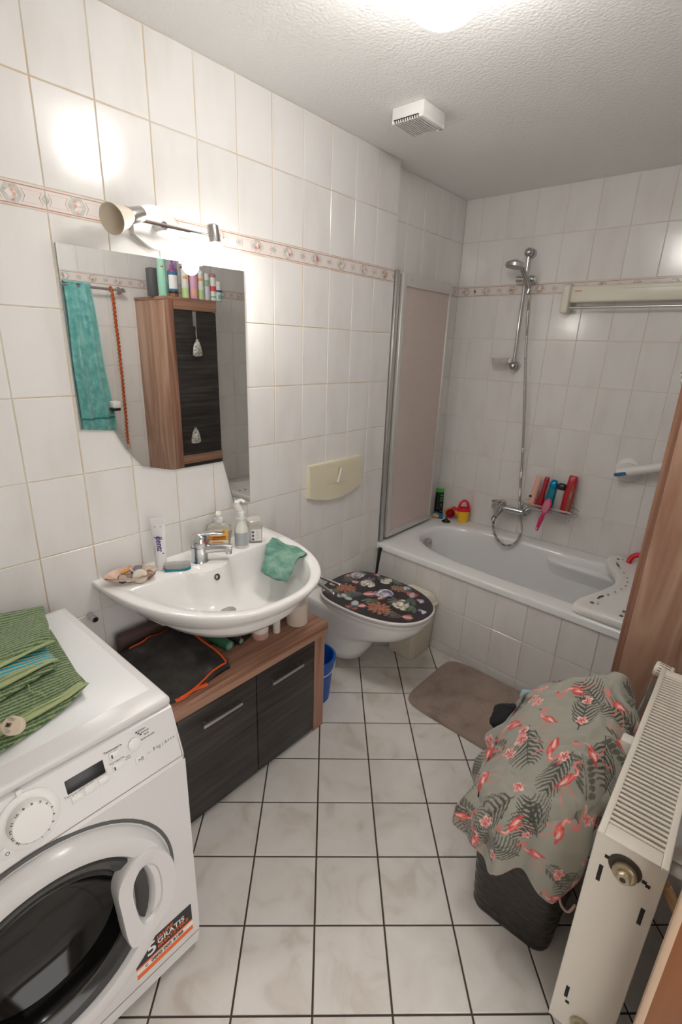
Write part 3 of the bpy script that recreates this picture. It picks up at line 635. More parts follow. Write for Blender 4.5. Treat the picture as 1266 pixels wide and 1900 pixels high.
b = B(); b.box(-.014, .016, -.017, .017, 0, .006, .002); single('blush_case', 'rust brown compact at the right of the shell dish', 'make-up', b, mc('rust brown', (.24, .10, .065), .35), (.122, .212, ZB+.018), (.3, .35, .5), world=False)
b = B(); b.cyl((.083, .165, ZB+.046), (.102, .175, ZB+.028), .0016, 8); single('cotton_swab', 'thin white stick standing out of the shell dish', 'cotton swab', b, WPLAS, (.083, .165, ZB+.046))
# toothpaste tube standing on its cap
tp = thing('toothpaste_tube', 'white toothpaste tube with purple print standing upright beside the shell dish', 'toothpaste', (.074, .286, ZB), (0, 0, math.radians(-40)))
b = B(); rs = []
for i in range(13):
    s = i/12; w = .0205+.004*s; t = .0205*(1-s)**.8+.0008; rs.append([(t*math.cos(2*PI*k/28), w*math.sin(2*PI*k/28), .018+.162*s) for k in range(28)])
b.rings(rs); part('tube', b, mc('tube white', (.78, .77, .77), .3), tp, True, 60)
b = B(); b.lathe([(.0195, 0), (.0195, .018), (.017, .019)], seg=28); part('cap', b, WPLAS, tp, True)
b = B(); b.rings([[(.0022, w, z) for w in (-.0245, .0245)]+[(-.0022, w, z) for w in (.0245, -.0245)] for z in (.176, .194)]); part('crimp', b, mc('tube white', (.78, .77, .77), .3), tp, True)
PURP = mc('purple print', (.10, .04, .22), .4)
text('print', 'dentalux', .030, PURP, tp, frame((.0158, .004, .085), (-.12, 0, -1), (0, 1, 0)), .0003, bold=True)
b = B(); b.box(.0103, .0115, -.014, .014, .125, .128); b.box(.0025, .0036, -.012, .012, .163, .166); part('print_stripe', b, PURP, tp, True)
text('print', '––––', .014, PURP, tp, frame((.0175, -.012, .085), (-.12, 0, -1), (0, 1, 0)), .0003)
# nail brush
nb_ = thing('nail_brush', 'small kidney-shaped nail brush with teal base and white bristles on the basin ledge', 'brush', (.125, .322, ZB), (0, 0, math.radians(-12)))
def kid(t, k=1.0): 
    x = .017*math.cos(t)*k+.012*math.cos(2*(t))*0; y = .046*math.sin(t)*k; return (x+.010*math.sin(y*45), y)
b = B(); b.rings([[(*kid(2*PI*i/32, 1), z) for i in range(32)] for z in (0, .010)]); part('brush_base', b, mc('teal plastic', (.02, .22, .27), .35), nb_, True)
b = B(); b.rings([[(*kid(2*PI*i/32, k), z) for i in range(32)] for k, z in ((.93, .010), (1.0, .027), (.85, .030))]); o = part('bristles', b, mat('bristle white', (.72, .71, .68), .9, bump=(500, 1, .01)), nb_, True); o['kind'] = 'stuff'
# soap dispenser
sd_ = thing('soap_dispenser', 'clear pump bottle of hand soap with orange label behind the mixer tap', 'soap dispenser', (.066, .550, ZB), (0, 0, math.radians(-38)))
sd_.scale = (1.1, 1.12, 1.0)
def oval(wx, wy, z, n=32, e=2.6): return [(wx*math.copysign(abs(math.cos(2*PI*i/n))**(2/e), math.cos(2*PI*i/n)), wy*math.copysign(abs(math.sin(2*PI*i/n))**(2/e), math.sin(2*PI*i/n)), z) for i in range(n)]
b = B(); b.rings([oval(.022, .032, 0), oval(.025, .036, .006), oval(.027, .043, .06), oval(.027, .046, .085), oval(.024, .042, .102), oval(.017, .025, .113), oval(.012, .012, .118)])
part('bottle', b, mat('soap clear plastic', (.86, .84, .78), .08, trans=.75, ior=1.4), sd_, True, 60)
b = B(); b.rings([oval(.0195, .029, .004), oval(.023, .038, .06), oval(.022, .040, .080)]); part('soap_fill', b, mat('pale soap', (.72, .66, .48), .3, trans=.3), sd_, True, 60)
b = B(); b.lathe([(.0145, .112), (.0145, .130), (.012, .131), (.0075, .133), (.0075, .150)], seg=24); b.box(-.010, .030, -.0085, .0085, .148, .158, .004); part('pump', b, WPLAS, sd_, True)
def slab(w0, w1, z0, z1, x, m, n, t=.0006):
    b = B(); b.box(x, x+t, w0, w1, z0, z1); return part(n, b, m, sd_, True, 0)
slab(-.032, .032, .012, .092, .0275, mc('soap label cream', (.80, .73, .62), .4), 'label'); slab(-.032, .032, .048, .066, .0277, mc('soap label orange', (.85, .33, .02), .4), 'label_band', .0007); slab(-.026, .014, .034, .041, .0277, mc('soap label orange', (.85, .33, .02), .4), 'label_band', .0007); slab(.012, .032, .066, .092, .0277, mc('soap label amber', (.86, .45, .05), .4), 'label_band', .0007)
slab(.006, .02, .076, .086, .0279, mc('green dot', (.05, .25, .16), .4), 'label_mark', .0007)
for s, z, sz in (('Cien', .081, .017), ('CREMESEIFE', .060, .0088), ('MILCH & HONIG', .052, .0062)): text('print', s, sz, INK, sd_, frame((.0288, -.007 if sz > .01 else 0, z), (0, 1, 0), (0, 0, 1)), .0002, bold=True)
# white spray bottle
bottle('spray_bottle', 'white bottle with grey label and folded spout cap right of the soap dispenser', 'bottle', (.112, .625, ZB), [(.026, 0), (.0285, .004), (.0285, .068), (.027, .082), (.018, .108), (.0165, .122), (.020, .124), (.020, .127), (.010, .1275)], mc('bottle white', (.80, .79, .74), .3), WPLAS, [(.0125, .126), (.0135, .136), (.0175, .150), (.0165, .153), (.009, .154)], [(.012, .068, mc('spray label grey', (.44, .47, .50), .5), 1.1)], [('.....', .06, .006, INKL)], face=math.radians(-40))
sp = bpy.data.objects['spray_bottle']
b = B(); b.tube([(0, 0, .150), (-.004, -.004, .165), (-.010, -.012, .180), (-.006, -.012, .196)], lambda s: .010+.005*math.sin(3*s), 12); b.tube([(-.008, -.012, .192), (.002, .002, .200), (.010, .012, .192)], .007, 10); part('spout', b, WPLAS, sp, True)
cup = thing('plastic_tub', 'clear square plastic tub with wavy lid and label right of the white spray bottle', 'container', (.105, .700, ZB), (0, 0, math.radians(-35)))
b = B(); b.rings([oval(.021, .029, 0, 32, 6), oval(.023, .032, .085, 32, 6)]); part('tub', b, mat('cloudy clear plastic', (.78, .76, .72), .15, trans=.6, ior=1.3), cup, True)
b = B(); b.rings([[(x, y, z+ (.006*math.sin(y*140) if k else 0)) for x, y, z in oval(w, h, zz, 32, 6)] for k, (w, h, zz) in enumerate(((.0225, .0315, .078), (.025, .034, .096), (.02, .028, .102)))]); part('lid', b, mc('clear lid', (.74, .70, .64), .15, trans=.3), cup, True)
b = B(); b.box(.0228, .0233, -.016, .026, .010, .062); part('label', b, SWH, cup, True, 0)
for i in range(3):
    b = B(); b.cyl((.0233, -.009, .018+.016*i), (.0238, -.009, .018+.016*i), .005, 12); part('label_symbol', b, mc('dark blue print', (.03, .05, .14), .4), cup, True)
    text('print', '–––––\n––––', .0055, INKL, cup, frame((.0236, .010, .022+.014*i), (0, 1, 0), (0, 0, 1)))
# green washcloth over basin edge
wc = thing('washcloth', 'green terry washcloth draped over the right rim of the washbasin', 'cloth', (.27, .72, .85))
def cloth_at(u, v):
    # u along rim (front to back), v across: inside bowl -> rim -> slightly outside
    y0 = .525+.20*v+.045*u; p0 = Vector((.424, .585, .838)).lerp(Vector((.355, .760, .8725)), v); p1 = Vector((.290, .570, .842)).lerp(Vector((.125, .770, .8725)), v)
    p = p0.lerp(p1, u); z = p.z + .016*math.sin(PI*v)**.7+.003*math.sin(13*u+4*v)+.002*math.sin(23*v-5*u)
    if v < .12: z -= .012*(1-v/.12)
    return (p.x+.006*math.sin(9*v), p.y+.006*math.sin(8*u), z)
b = B(); b.grid(lambda u, v: cloth_at(u, v), 30, 30); b.grid(lambda u, v: (cloth_at(u, v)[0], cloth_at(u, v)[1], cloth_at(u, v)[2]-.005), 30, 30)
part('cloth', b, mat('green terry', (.12, .27, .21), .95, var=(22, [(.35, (.07, .20, .16)), (.55, (.17, .33, .26)), (.7, (.26, .40, .31))], None, None, False), bump=(220, .9, .004)), wc, smooth=80)

# ------------------------------------------------------------ things on the cabinet, below the basin
ZK = .545
bg = thing('tool_bag', 'black zipped bag with orange piping lying on the cabinet below the washbasin', 'bag', (.24, .26, ZK))
BAGM = mat('black worn fabric', (.030, .028, .027), .75, var=(14, [(.4, (.018, .017, .016)), (.65, (.05, .046, .042)), (.8, (.11, .10, .09))], None, None, False), bump=(120, .3, .003))
def bagp(u, v, off=0):
    x = .04+.34*u+.01*math.sin(5*v); y = .088+.245*v+.03*u*(v-.2); 
    prof = math.sin(PI*min(1, max(0, u))**.8)**.55*(.35+.65*math.sin(PI*(.06+.88*v))**.5)
    return (x, y, ZK+.002+.092*prof+.006*math.sin(9*u+6*v)+.012*math.exp(-((v-.45-.25*u)/.10)**2)*prof+off)
b = B(); b.grid(bagp, 36, 30); b.grid(lambda u, v: (bagp(u, v)[0], bagp(u, v)[1], ZK+.001), 36, 30); part('bag_body', b, BAGM, bg, smooth=80)
OPIPE = mc('orange piping', (.85, .12, .02), .5)
b = B(); b.tube([bagp(.30+.66*i/10, .97, .002) for i in range(11)]+[bagp(.975+.02*i/10, .95-.75*i/10, .003) for i in range(11)], .0035, 8); part('piping', b, OPIPE, bg)
b = B(); b.tube([bagp(.10+.05*i/12, .85-.70*i/12, .002) for i in range(13)], .0032, 8); part('piping', b, OPIPE, bg)
b = B(); b.grid(lambda u, v: (.372+.020*u+.004*math.sin(8*v), .125+.12*v, ZK+.003+.006*math.sin(PI*u)), 6, 14); part('orange_flap', b, OPIPE, bg, smooth=80)
b = B(); b.tube([(.33, .345, ZK+.03), (.345, .362, ZK+.018), (.335, .372, ZK+.012)], .005, 8); part('zip_pull', b, mc('zip grey', (.08, .09, .11), .5), bg)
b = B(); b.box(0, .040, 0, .37, 0, .105, .014, 3); single('dark_pouch', 'purple brown flat pouch leaning on the wall behind the black bag', 'pouch', b, mat('purple brown fabric', (.10, .062, .058), .8, bump=(60, .3, .004)), (.012, .110, ZK), (0, .12, -.03), world=False)
def rollthing(name, label, cat, a, d, L, r, mo, mi_, hole=.6):
    a = Vector(a); o = thing(name, label, cat, a); b = B(); b.lathe([(r*hole, L-.002), (r*hole, L), (r, L), (r, 0), (r*.5, 0)], a, d, 24, capa=False); part('roll', b, mo, o)
    b = B(); b.lathe([(r*hole, .003), (r*hole, L-.0015)], a, d, 20, capb=False); part('core', b, mi_, o); return o
rollthing('green_roll', 'green tube roll poking out below the washbasin beside the black bag', 'roll', (.15, .41, ZK+.022), (.83, .06, .0), .135, .020, mc('green film', (.045, .20, .11), .4), mc('pale core', (.52, .60, .50), .6), .72)
rollthing('torch', 'black and silver torch tube lying beside the green roll', 'torch', (.17, .462, ZK+.016), (.85, .10, 0), .115, .0145, mc('torch black', (.03, .032, .032), .25), mc('torch lens', (.5, .5, .48), .1), .78)
bottle('cream_jar', 'white and pink lidded cream jar on the cabinet under the basin rim', 'jar', (.292, .562, ZK), [(.030, 0), (.033, .004), (.033, .030), (.031, .032)], mc('jar pinkish', (.66, .50, .43), .35), mc('jar lid', (.78, .74, .69), .3), [(.032, .031), (.034, .033), (.034, .052), (.030, .055)], [(.006, .027, mc('jar print', (.55, .32, .26), .5), .9)], [('––––', .017, .010, SWH)], face=math.radians(-40))
bottle('roll_on', 'slim white tube standing between the cream jar and the toilet paper', 'bottle', (.312, .632, ZK), [(.015, 0), (.0155, .003), (.0155, .075), (.0145, .08)], mc('rollon white', (.74, .70, .65), .35), mc('rollon cap', (.76, .72, .66), .35), [(.0155, .0805), (.0155, .105), (.012, .108)])
tr = thing('toilet_paper', 'beige toilet paper roll standing on the right end of the cabinet', 'toilet paper', (.318, .742, ZK))
b = B(); b.lathe([(.018, .0), (.043, .0), (.046, .003), (.046, .097), (.043, .099), (.018, .099)], tr.location, seg=36, capa=False, capb=False); part('paper', b, mat('recycled paper', (.64, .55, .47), .95, bump=(80, .2, .002)), tr)
b = B(); b.lathe([(.018, .0), (.018, .0988)], tr.location, seg=24, capa=False, capb=False); part('core', b, mc('brown cardboard', (.23, .13, .09), .9), tr)
bottle('dark_green_bottle', 'dark green bottle standing behind the toilet paper roll', 'bottle', (.205, .775, ZK), [(.030, 0), (.032, .005), (.032, .12), (.026, .15), (.014, .175), (.013, .195)], mc('dark green bottle', (.012, .028, .018), .2), BLACKP, [(.014, .19), (.014, .21), (.01, .212)])
b = B(); b.tube([(.20, .815, .78), (.24, .818, .70), (.265, .815, .62), (.275, .812, .549)], .006, 8); single('black_strap', 'black cord hanging down behind the toilet paper roll', 'strap', b, mat('black cord', (.015, .015, .016), .9, bump=(400, 1, .004)), (.24, .815, .549))
# wall pipe stub
ps = thing('pipe_stub', 'short chrome pipe stub in the left wall above the washing machine', 'pipe', (.0, .045, .745))
b = B(); b.lathe([(.0105, 0), (.0105, .045), (.0085, .045), (.0085, .03)], (.0, .045, .745), (1, 0, -.05), 20, capb=False); part('pipe', b, STEEL, ps)
b = B(); b.cyl((.0, .045, .745), (.030, .045, .744), .0084, 16); part('pipe_bore', b, DARK, ps)

# ------------------------------------------------------------ towel arm, toilet, flush plate, bin, brush, bucket
ta = thing('towel_holder', 'chrome two-arm towel holder on the left wall between washbasin and toilet', 'towel holder', (.0, 1.0, .61))
b = B(); b.box(0, .012, .985, 1.025, .585, .66, .004); b.box(.010, .075, .995, 1.015, .600, .64, .006); part('bracket', b, CHROME, ta)
for e, z in (((.300, 1.035, .606), .624), ((.335, .955, .604), .612)):
    b = B(); p = Vector((.07, 1.005, z)); q = Vector(e); b.cyl(p, q, .0075, 14); b.ball(q, .008, seg=12, rings=8); part('arm', b, CHROME, ta)
fp = thing('flush_plate', 'cream toilet flush plate with curved lower edge on the left wall', 'flush plate', (.0, 1.32, 1.02))
pl = [(1.115, .945), (1.115, 1.108), (1.522, 1.108), (1.522, .945)]+[(1.522-.407*i/16, .945-.040*math.sin(PI*i/16)) for i in range(1, 16)]
b = B(); b.prism(pl, lambda u, v, w: (w, u, v), 0, .020); bmesh.ops.bevel(b.bm, geom=[e for e in b.bm.edges if e.verts[0].co.x > .015 and e.verts[1].co.x > .015], offset=.004, segments=2, affect='EDGES'); part('plate', b, CREAM, fp)
half = [(1.318+.068*math.cos(PI*i/20), .995+.075*math.sin(PI*i/20)) for i in range(21)]
b = B(); b.prism([(1.318+(y-1.318)*1.03, .993+(z-.995)*1.03) for y, z in half], lambda u, v, w: (w, u, v), .0195, .0206); part('button_gap', b, mc('button gap', (.30, .24, .14), .6), fp)
b = B(); b.prism([p for p in half if p[0] < 1.33]+[(1.318, .995)], lambda u, v, w: (w, u, v), .0195, .0225); part('big_button', b, CREAM, fp)
b = B(); b.prism([(1.318, .995)]+[p for p in half if p[0] >= 1.33], lambda u, v, w: (w+ (.010 if u < 1.34 else 0)*(w > .021), u, v), .0195, .0225); part('small_button', b, mc('pale button', (.78, .74, .63), .25), fp)

wcn = thing('toilet', 'white wall-hung toilet with floral lid beside the bathtub', 'toilet', (.30, 1.305, .24))
TY = 1.305
def tring(xb, xf, hw, z, n=2.4, yo=0.0, nose=.55):
    """D outline: straight back at xb, round front at xf, half width hw"""
    xm = xb+(xf-xb)*(1-nose); pts = []
    for i in range(41):
        t = -PI/2+PI*i/40; c, s = math.cos(t), math.sin(t); r = (abs(c/(xf-xm))**n+abs(s/hw)**n)**(-1/n) if c > 1e-6 else hw
        pts.append((xm+max(c, 0)*r, TY+yo+s*r, z))
    for i in range(1, 8): pts.append((xm+(xb-xm)*i/8, TY+yo+hw*(1-.04*i/8), z))
    for i in range(0, 9): pts.append((xb, TY+yo+hw*.96*(1-2*i/8), z))
    for i in range(1, 8): pts.append((xb+(xm-xb)*i/8, TY+yo-hw*(.96+.04*i/8), z))
    return pts
b = B(); b.rings([tring(0, .215, .095, .055, nose=.6), tring(0, .262, .122, .072, nose=.6), tring(0, .290, .148, .13, nose=.62), tring(0, .315, .163, .20, nose=.62), tring(0, .350, .172, .245, nose=.6), tring(0, .46, .180, .275), tring(0, .555, .188, .320), tring(0, .608, .201, .375), tring(0, .618, .204, .405), tring(0, .612, .200, .413)])
part('pan', b, PORCELAIN, wcn, smooth=55)
def lring(xb, xf, hw, z, n=64):
    pts = []; xm = .29
    for i in range(n):
        t = 2*PI*i/n-PI; c, s = math.cos(t), math.sin(t); e = 2.25 if c > 0 else 3.0; ax = xf-xm if c > 0 else xm-xb
        r = (abs(c/ax)**e+abs(s/hw)**e)**(-1/e); pts.append((xm+c*r, TY+s*r, z))
    return pts
b = B(); b.rings([lring(.055, .628, .210, .413), lring(.05, .633, .214, .420), lring(.05, .632, .213, .433), lring(.06, .62, .207, .436)]); part('seat', b, mc('seat white', (.78, .76, .74), .2), wcn, smooth=50)
b = B(); b.rings([lring(.042, .632, .213, .4365), lring(.036, .637, .217, .442), lring(.036, .637, .217, .452), lring(.045, .630, .211, .457)]); lid = part('lid', b, mc('lid edge grey white', (.70, .68, .66), .2), wcn, smooth=50)

# --- printed patterns are evaluated as ellipses and strokes into vertex colours
def paint(U, V, bgc, els):
    C = np.empty((len(U), 3)); C[:] = bgc
    for e in els:
        if e[0] == 'e':
            _, cx, cy, a, bb, an, col = e; R = max(a, bb); m = (abs(U-cx) < R) & (abs(V-cy) < R)
            if not m.any(): continue
            x, y = U[m]-cx, V[m]-cy; c, s = math.cos(an), math.sin(an); q = ((x*c+y*s)/a)**2+((-x*s+y*c)/bb)**2
            idx = np.where(m)[0][q < 1]; C[idx] = col
        else:
            _, pts, r0, r1, col = e; n = len(pts)-1
            for k in range(n):
                (x0, y0), (x1, y1) = pts[k], pts[k+1]; ra, rb = r0+(r1-r0)*k/n, r0+(r1-r0)*(k+1)/n; R = max(ra, rb)
                m = (U > min(x0, x1)-R) & (U < max(x0, x1)+R) & (V > min(y0, y1)-R) & (V < max(y0, y1)+R)
                if not m.any(): continue
                x, y = U[m]-x0, V[m]-y0; dx, dy = x1-x0, y1-y0; L = dx*dx+dy*dy+1e-12; t = np.clip((x*dx+y*dy)/L, 0, 1)
                d = np.hypot(x-t*dx, y-t*dy); idx = np.where(m)[0][d < ra+(rb-ra)*t]; C[idx] = col
    return C
def setcol(me, C):
    a = me.color_attributes.new('print', 'FLOAT_COLOR', 'POINT'); a.data.foreach_set('color', np.c_[C, np.ones(len(C))].astype('f4').ravel())
def xf(pts, ox, oy, an, sc): c, s = math.cos(an)*sc, math.sin(an)*sc; return [(ox+x*c-y*s, oy+x*s+y*c) for x, y in pts]
rnd = random.Random(3)
def peony(cx, cy, r, cols, n=26):
    E = []
    for k in range(n):
        f = 1-k/n; a = rnd.random()*2*PI; d = r*.62*f
        E.append(('e', cx+d*math.cos(a), cy+d*math.sin(a), r*(.22+.22*f), r*(.14+.12*f), a+PI/2, tuple(min(1, c*rnd.uniform(.75, 1.2)) for c in cols[k % len(cols)])))
    return E
def dahlia(cx, cy, r, dk, lt):
    E = []
    for ring_, n in ((.72, 12), (.5, 10), (.3, 7)):
        for k in range(n):
            a = 2*PI*k/n+ring_*3; E.append(('e', cx+r*ring_*math.cos(a), cy+r*ring_*math.sin(a)*.8, r*.33, r*.15, a, dk if k % 2 else lt)); E.append(('e', cx+r*ring_*1.12*math.cos(a), cy+r*ring_*1.12*math.sin(a)*.8, r*.15, r*.07, a, tuple(min(1, c*1.5) for c in lt)))
    E.append(('e', cx, cy, r*.13, r*.1, 0, (.30, .20, .22))); return E
def leafs(cx, cy, an, L, n, col):
    E = []
    for k in range(n):
        a = an+(k-(n-1)/2)*.55; E.append(('e', cx+L*.6*math.cos(a), cy+L*.6*math.sin(a), L*.5, L*.16, a, tuple(c*rnd.uniform(.7, 1.3) for c in col)))
    return E
def tulip(cx, cy, r, an):
    E = leafs(cx, cy, an+PI, r*1.6, 2, (.09, .11, .09))
    for k, c in ((-1, (.42, .06, .06)), (1, (.50, .12, .10)), (0, (.62, .45, .42))): E.append(('e', cx+r*.5*math.cos(an+k*.5), cy+r*.5*math.sin(an+k*.5), r*.6, r*.26, an+k*.5, c))
    return E
LAV = [(.34, .32, .40), (.60, .58, .66), (.20, .18, .25), (.75, .73, .78)]; WHT = [(.55, .50, .45), (.80, .77, .73), (.24, .20, .17), (.68, .64, .58)]
els = []
for (x, y) in ((.10, .02), (.22, .10), (.33, -.05), (.40, .12), (.47, -.08), (.20, -.12), (.54, .03), (.30, .18), (.12, -.10), (.45, .02)): els += leafs(x, y, rnd.random()*6, .055, 4, (.13, .15, .12))
els += peony(.115, .110, .056, LAV)+peony(.345, .035, .062, LAV)+peony(.215, .065, .052, WHT)+peony(.475, .005, .058, WHT)+peony(.265, .165, .046, WHT)
els += dahlia(.165, -.055, .060, (.16, .055, .03), (.32, .13, .075))+dahlia(.415, -.100, .064, (.18, .06, .035), (.34, .14, .085))+dahlia(.365, .135, .042, (.16, .08, .055), (.28, .16, .11))
els += tulip(.275, -.040, .050, .8)+tulip(.545, -.085, .042, .5)+tulip(.47, .105, .050, 2.0)+tulip(.20, .185, .032, 2.6)+tulip(.08, .06, .026, 2)
els += [('e', .105, -.135, .028, .014, .6, (.50, .53, .55)), ('e', .30, -.145, .026, .018, 2, (.50, .55, .56)), ('e', .245, -.13, .022, .014, 0, (.45, .47, .46)), ('e', .31, -.185, .03, .016, .2, (.62, .13, .06)), ('e', .09, -.165, .015, .010, .2, (.62, .13, .05))]
els += peony(.20, -.125, .034, LAV, 14)+peony(.51, -.02, .026, WHT, 12)+tulip(.36, -.03, .030, 1.5)+tulip(.14, .03, .034, .2)+tulip(.33, -.155, .034, .9)+peony(.40, .175, .03, LAV, 12)+peony(.08, -.06, .028, WHT, 12)
els += peony(.585, .02, .026, LAV, 12)+peony(.52, .10, .028, LAV, 14)
outl = lring(.045, .630, .211, .4575); NR = 80
b = B(); b.rings([[(.33+(x-.33)*(1-k/NR*.995), TY+(y-TY)*(1-k/NR*.995), .4575+.0035*(1-(1-k/NR)**4)) for x, y, z in [p for q in zip(outl, outl[1:]+outl[:1]) for p in (q[0], tuple(.67*q[0][i]+.33*q[1][i] for i in range(3)), tuple(.33*q[0][i]+.67*q[1][i] for i in range(3)))]] for k in range(NR+1)], capa=False)
o = part('lid_print', b, mat('floral lid print', (.03, .025, .03), .28, attr='print'), lid, smooth=180)
co = np.array([v.co[:] for v in o.data.vertices])+np.array(wcn.location[:]); setcol(o.data, paint(co[:, 0], co[:, 1]-TY, (.028, .022, .028), els))
bn = thing('waste_bin', 'beige plastic swing-lid bin standing between the toilet and the bathtub', 'bin', (.352, 1.622, 0), (0, 0, math.radians(-3)))
def rr(w, d, z, r=.025, n=6, cx=0, cy=0):
    pts = []
    for qx, qy, a0 in ((1, 1, 0), (-1, 1, PI/2), (-1, -1, PI), (1, -1, 3*PI/2)):
        for i in range(n+1):
            a = a0+PI/2*i/n; pts.append((cx+qx*(w-r)+r*math.cos(a), cy+qy*(d-r)+r*math.sin(a), z))
    return pts
BIN = mat('beige bin plastic', (.72, .66, .54), .38)
b = B(); b.rings([rr(.085, .088, .0), rr(.088, .092, .004), rr(.102, .104, .285)]); part('bin_body', b, BIN, bn, True)
b = B(); b.rings([rr(.108, .110, .280), rr(.110, .112, .284), rr(.110, .112, .305), rr(.102, .104, .312), rr(.095, .098, .345, .03), rr(.080, .085, .360, .03)]); part('lid', b, BIN, bn, True)
b = B(); b.tube([(.108, -.02, .275), (.118, -.02, .255), (.122, -.01, .235), (.118, .02, .235), (.110, .04, .27)], .010, 10); part('bag_edge', b, mat('thin white bag', (.78, .76, .72), .35), bn, True)
tb = thing('toilet_brush', 'black toilet brush handle leaning into the corner beside the bathtub front', 'toilet brush', (.10, 1.64, 0))
b = B(); b.tube([(.085, 1.655, .545), (.083, 1.652, .52), (.080, 1.645, .45), (.078, 1.635, .36)], lambda s: .013-.006*s, 12); b.tube([(.078, 1.635, .36), (.076, 1.63, .12)], .005, 8); part('handle', b, mc('dark green black handle', (.010, .018, .014), .25), tb)
b = B(); b.lathe([(.045, 0), (.05, .005), (.045, .12), (.040, .13)], (.078, 1.63, 0), seg=24); part('holder', b, BEIGE, tb)
bk = thing('bucket', 'blue plastic bucket on the floor behind the sink cabinet', 'bucket', (.225, .945, 0))
BLU = mc('blue plastic', (.006, .085, .40), .35)
b = B(); b.lathe([(.0, .004), (.078, .004), (.100, .238), (.106, .240), (.112, .234), (.112, .228), (.103, .226), (.083, 0), (.0, 0)], bk.location, seg=36, capa=False, capb=False); part('pail', b, BLU, bk)
b = B(); b.tube([Vector(bk.location)+Vector((.109*math.cos(t)*.7+.02, .109*math.sin(t), .215-.10*math.sin(t*1)*0-.05*abs(math.cos(t)))) for t in [-PI/2+PI*i/16 for i in range(17)]], .003, 8); part('bail', b, mc('white bail', (.7, .7, .68), .4), bk)

# ------------------------------------------------------------ bath mat
bm_ = thing('bath_mat', 'brown memory-foam bath mat with pebble pattern in front of the bathtub', 'bath mat', (.83, 1.46, 0))
MATM = mat('taupe plush', (.29, .21, .17), .9, var=(9, [(.3, (.19, .145, .12)), (.45, (.29, .215, .175)), (.7, (.34, .25, .20))], None, None, False), bump=(260, .4, .003), sheen=.4)
rnd2 = random.Random(11); cell = [(rnd2.uniform(-.02, .42)*1.0, rnd2.uniform(-.02, .66)) for _ in range(70)]
cells = np.array(cell)
def matpt(u, v):
    # local mat axes: u across (0..1), v along; quadrilateral measured on the floor
    q = [Vector((.578, 1.215)), Vector((.585, 1.70)), Vector((1.27, 1.675)), Vector((1.255, 1.19))]
    x = u*2-1; y = v*2-1; n = 7; m = max(abs(x), abs(y), 1e-6); s = m/max(1e-9, (abs(x)**n+abs(y)**n)**(1/n))
    x *= s; y *= s
    p = q[0].lerp(q[1], (y+1)/2).lerp(q[3].lerp(q[2], (y+1)/2), (x+1)/2)
    e = 1-m; z = .017*(1-max(0, 1-e/.05)**2)**.5
    d = np.sort(np.hypot((p.x-.58)*.8-cells[:, 0]*1.35*1.0, (p.y-1.2)*.8-cells[:, 1]*.75)); g = d[1]-d[0]
    if e > .10: z -= .0045*math.exp(-(g/.007)**2)
    return (p.x, p.y, .002+z)
b = B(); b.grid(matpt, 150, 110); part('mat_top', b, MATM, bm_, smooth=180)
b = B(); b.grid(lambda u, v: (matpt(u, v)[0], matpt(u, v)[1], .0012), 12, 12); part('backing', b, mc('mat backing', (.2, .15, .12), .9), bm_, smooth=0)

# ------------------------------------------------------------ on the bathtub rim
RZ = ZT0+.001
bsh = thing('shampoo_bottle', 'black shampoo bottle with green base-cap standing in the corner of the bathtub rim', 'bottle', (.010, 2.445, RZ), (0, 0, math.radians(-50)))
b = B(); b.rings([oval(.016, .027, .0), oval(.019, .031, .01), oval(.019, .031, .10), oval(.0175, .029, .155), oval(.016, .027, .185)]); part('body', b, mc('black bottle', (.012, .013, .014), .22), bsh, True, 60)
GRN = mc('bright green', (.05, .42, .06), .35)
b = B(); b.rings([oval(.0165, .0275, .185), oval(.017, .028, .188), oval(.016, .027, .207), oval(.012, .02, .209)]); part('cap', b, GRN, bsh, True, 50)
for k, z in enumerate((.165, .145, .127)):
    b = B(); b.rings([[(.0185+.0005, y, zz) for y, zz in ((.002, z), (.012, z-.008), (.022, z), (.022, z+.007), (.012, z-.001), (.002, z+.007))], [(.0195+.001, y, zz) for y, zz in ((.002, z), (.012, z-.008), (.022, z), (.022, z+.007), (.012, z-.001), (.002, z+.007))]]); part('chevron', b, GRN, bsh, True, 0)
text('print', '–––', .016, mc('pale print', (.55, .53, .45), .5), bsh, frame((.0202, .013, .090), (0, 0, -1), (0, 1, 0)), .0003, bold=True)
text('print', '––', .015, mc('yellow green print', (.55, .55, .08), .5), bsh, frame((.0202, .013, .045), (0, 1, 0), (0, 0, 1)), .0003, bold=True)
po = thing('bath_toy_pouch', 'small blue and yellow printed foil pouch lying in front of the black shampoo bottle', 'pouch', (.030, 2.395, RZ))
b = B(); b.grid(lambda u, v: (.002+.062*u, 2.39+.03*u+.004*math.sin(6*u), RZ+.002+(.046*v)*(1-.25*u*u)), 14, 10)
b.grid(lambda u, v: (.002+.062*u-.004-.016*math.sin(PI*v), 2.39+.03*u+.012+.020*math.sin(PI*v), RZ+.002+(.046*v)*(1-.25*u*u)), 14, 10)
bmesh.ops.remove_doubles(b.bm, verts=b.bm.verts, dist=.0008); part('pouch', b, mc('pouch blue', (.012, .13, .28), .35), po, smooth=70)
for k, (u, v, w, h) in enumerate(((.12, .5, .10, .38), (.34, .55, .10, .34), (.50, .42, .12, .30), (.28, .18, .22, .12))):
    b = B(); b.grid(lambda p, q: (.002+.062*(u+w*(p-.5)*2*math.sqrt(max(0, 1-(2*q-1)**2))), 2.39+.03*(u+w*(p-.5)*2*math.sqrt(max(0, 1-(2*q-1)**2)))-.0015, RZ+.002+.046*(v+h*(q-.5)*2*.8)*(1-.25*u*u)), 6, 8); part('yellow_print', b, mc('pouch yellow', (.75, .46, .10), .4), po, smooth=0)
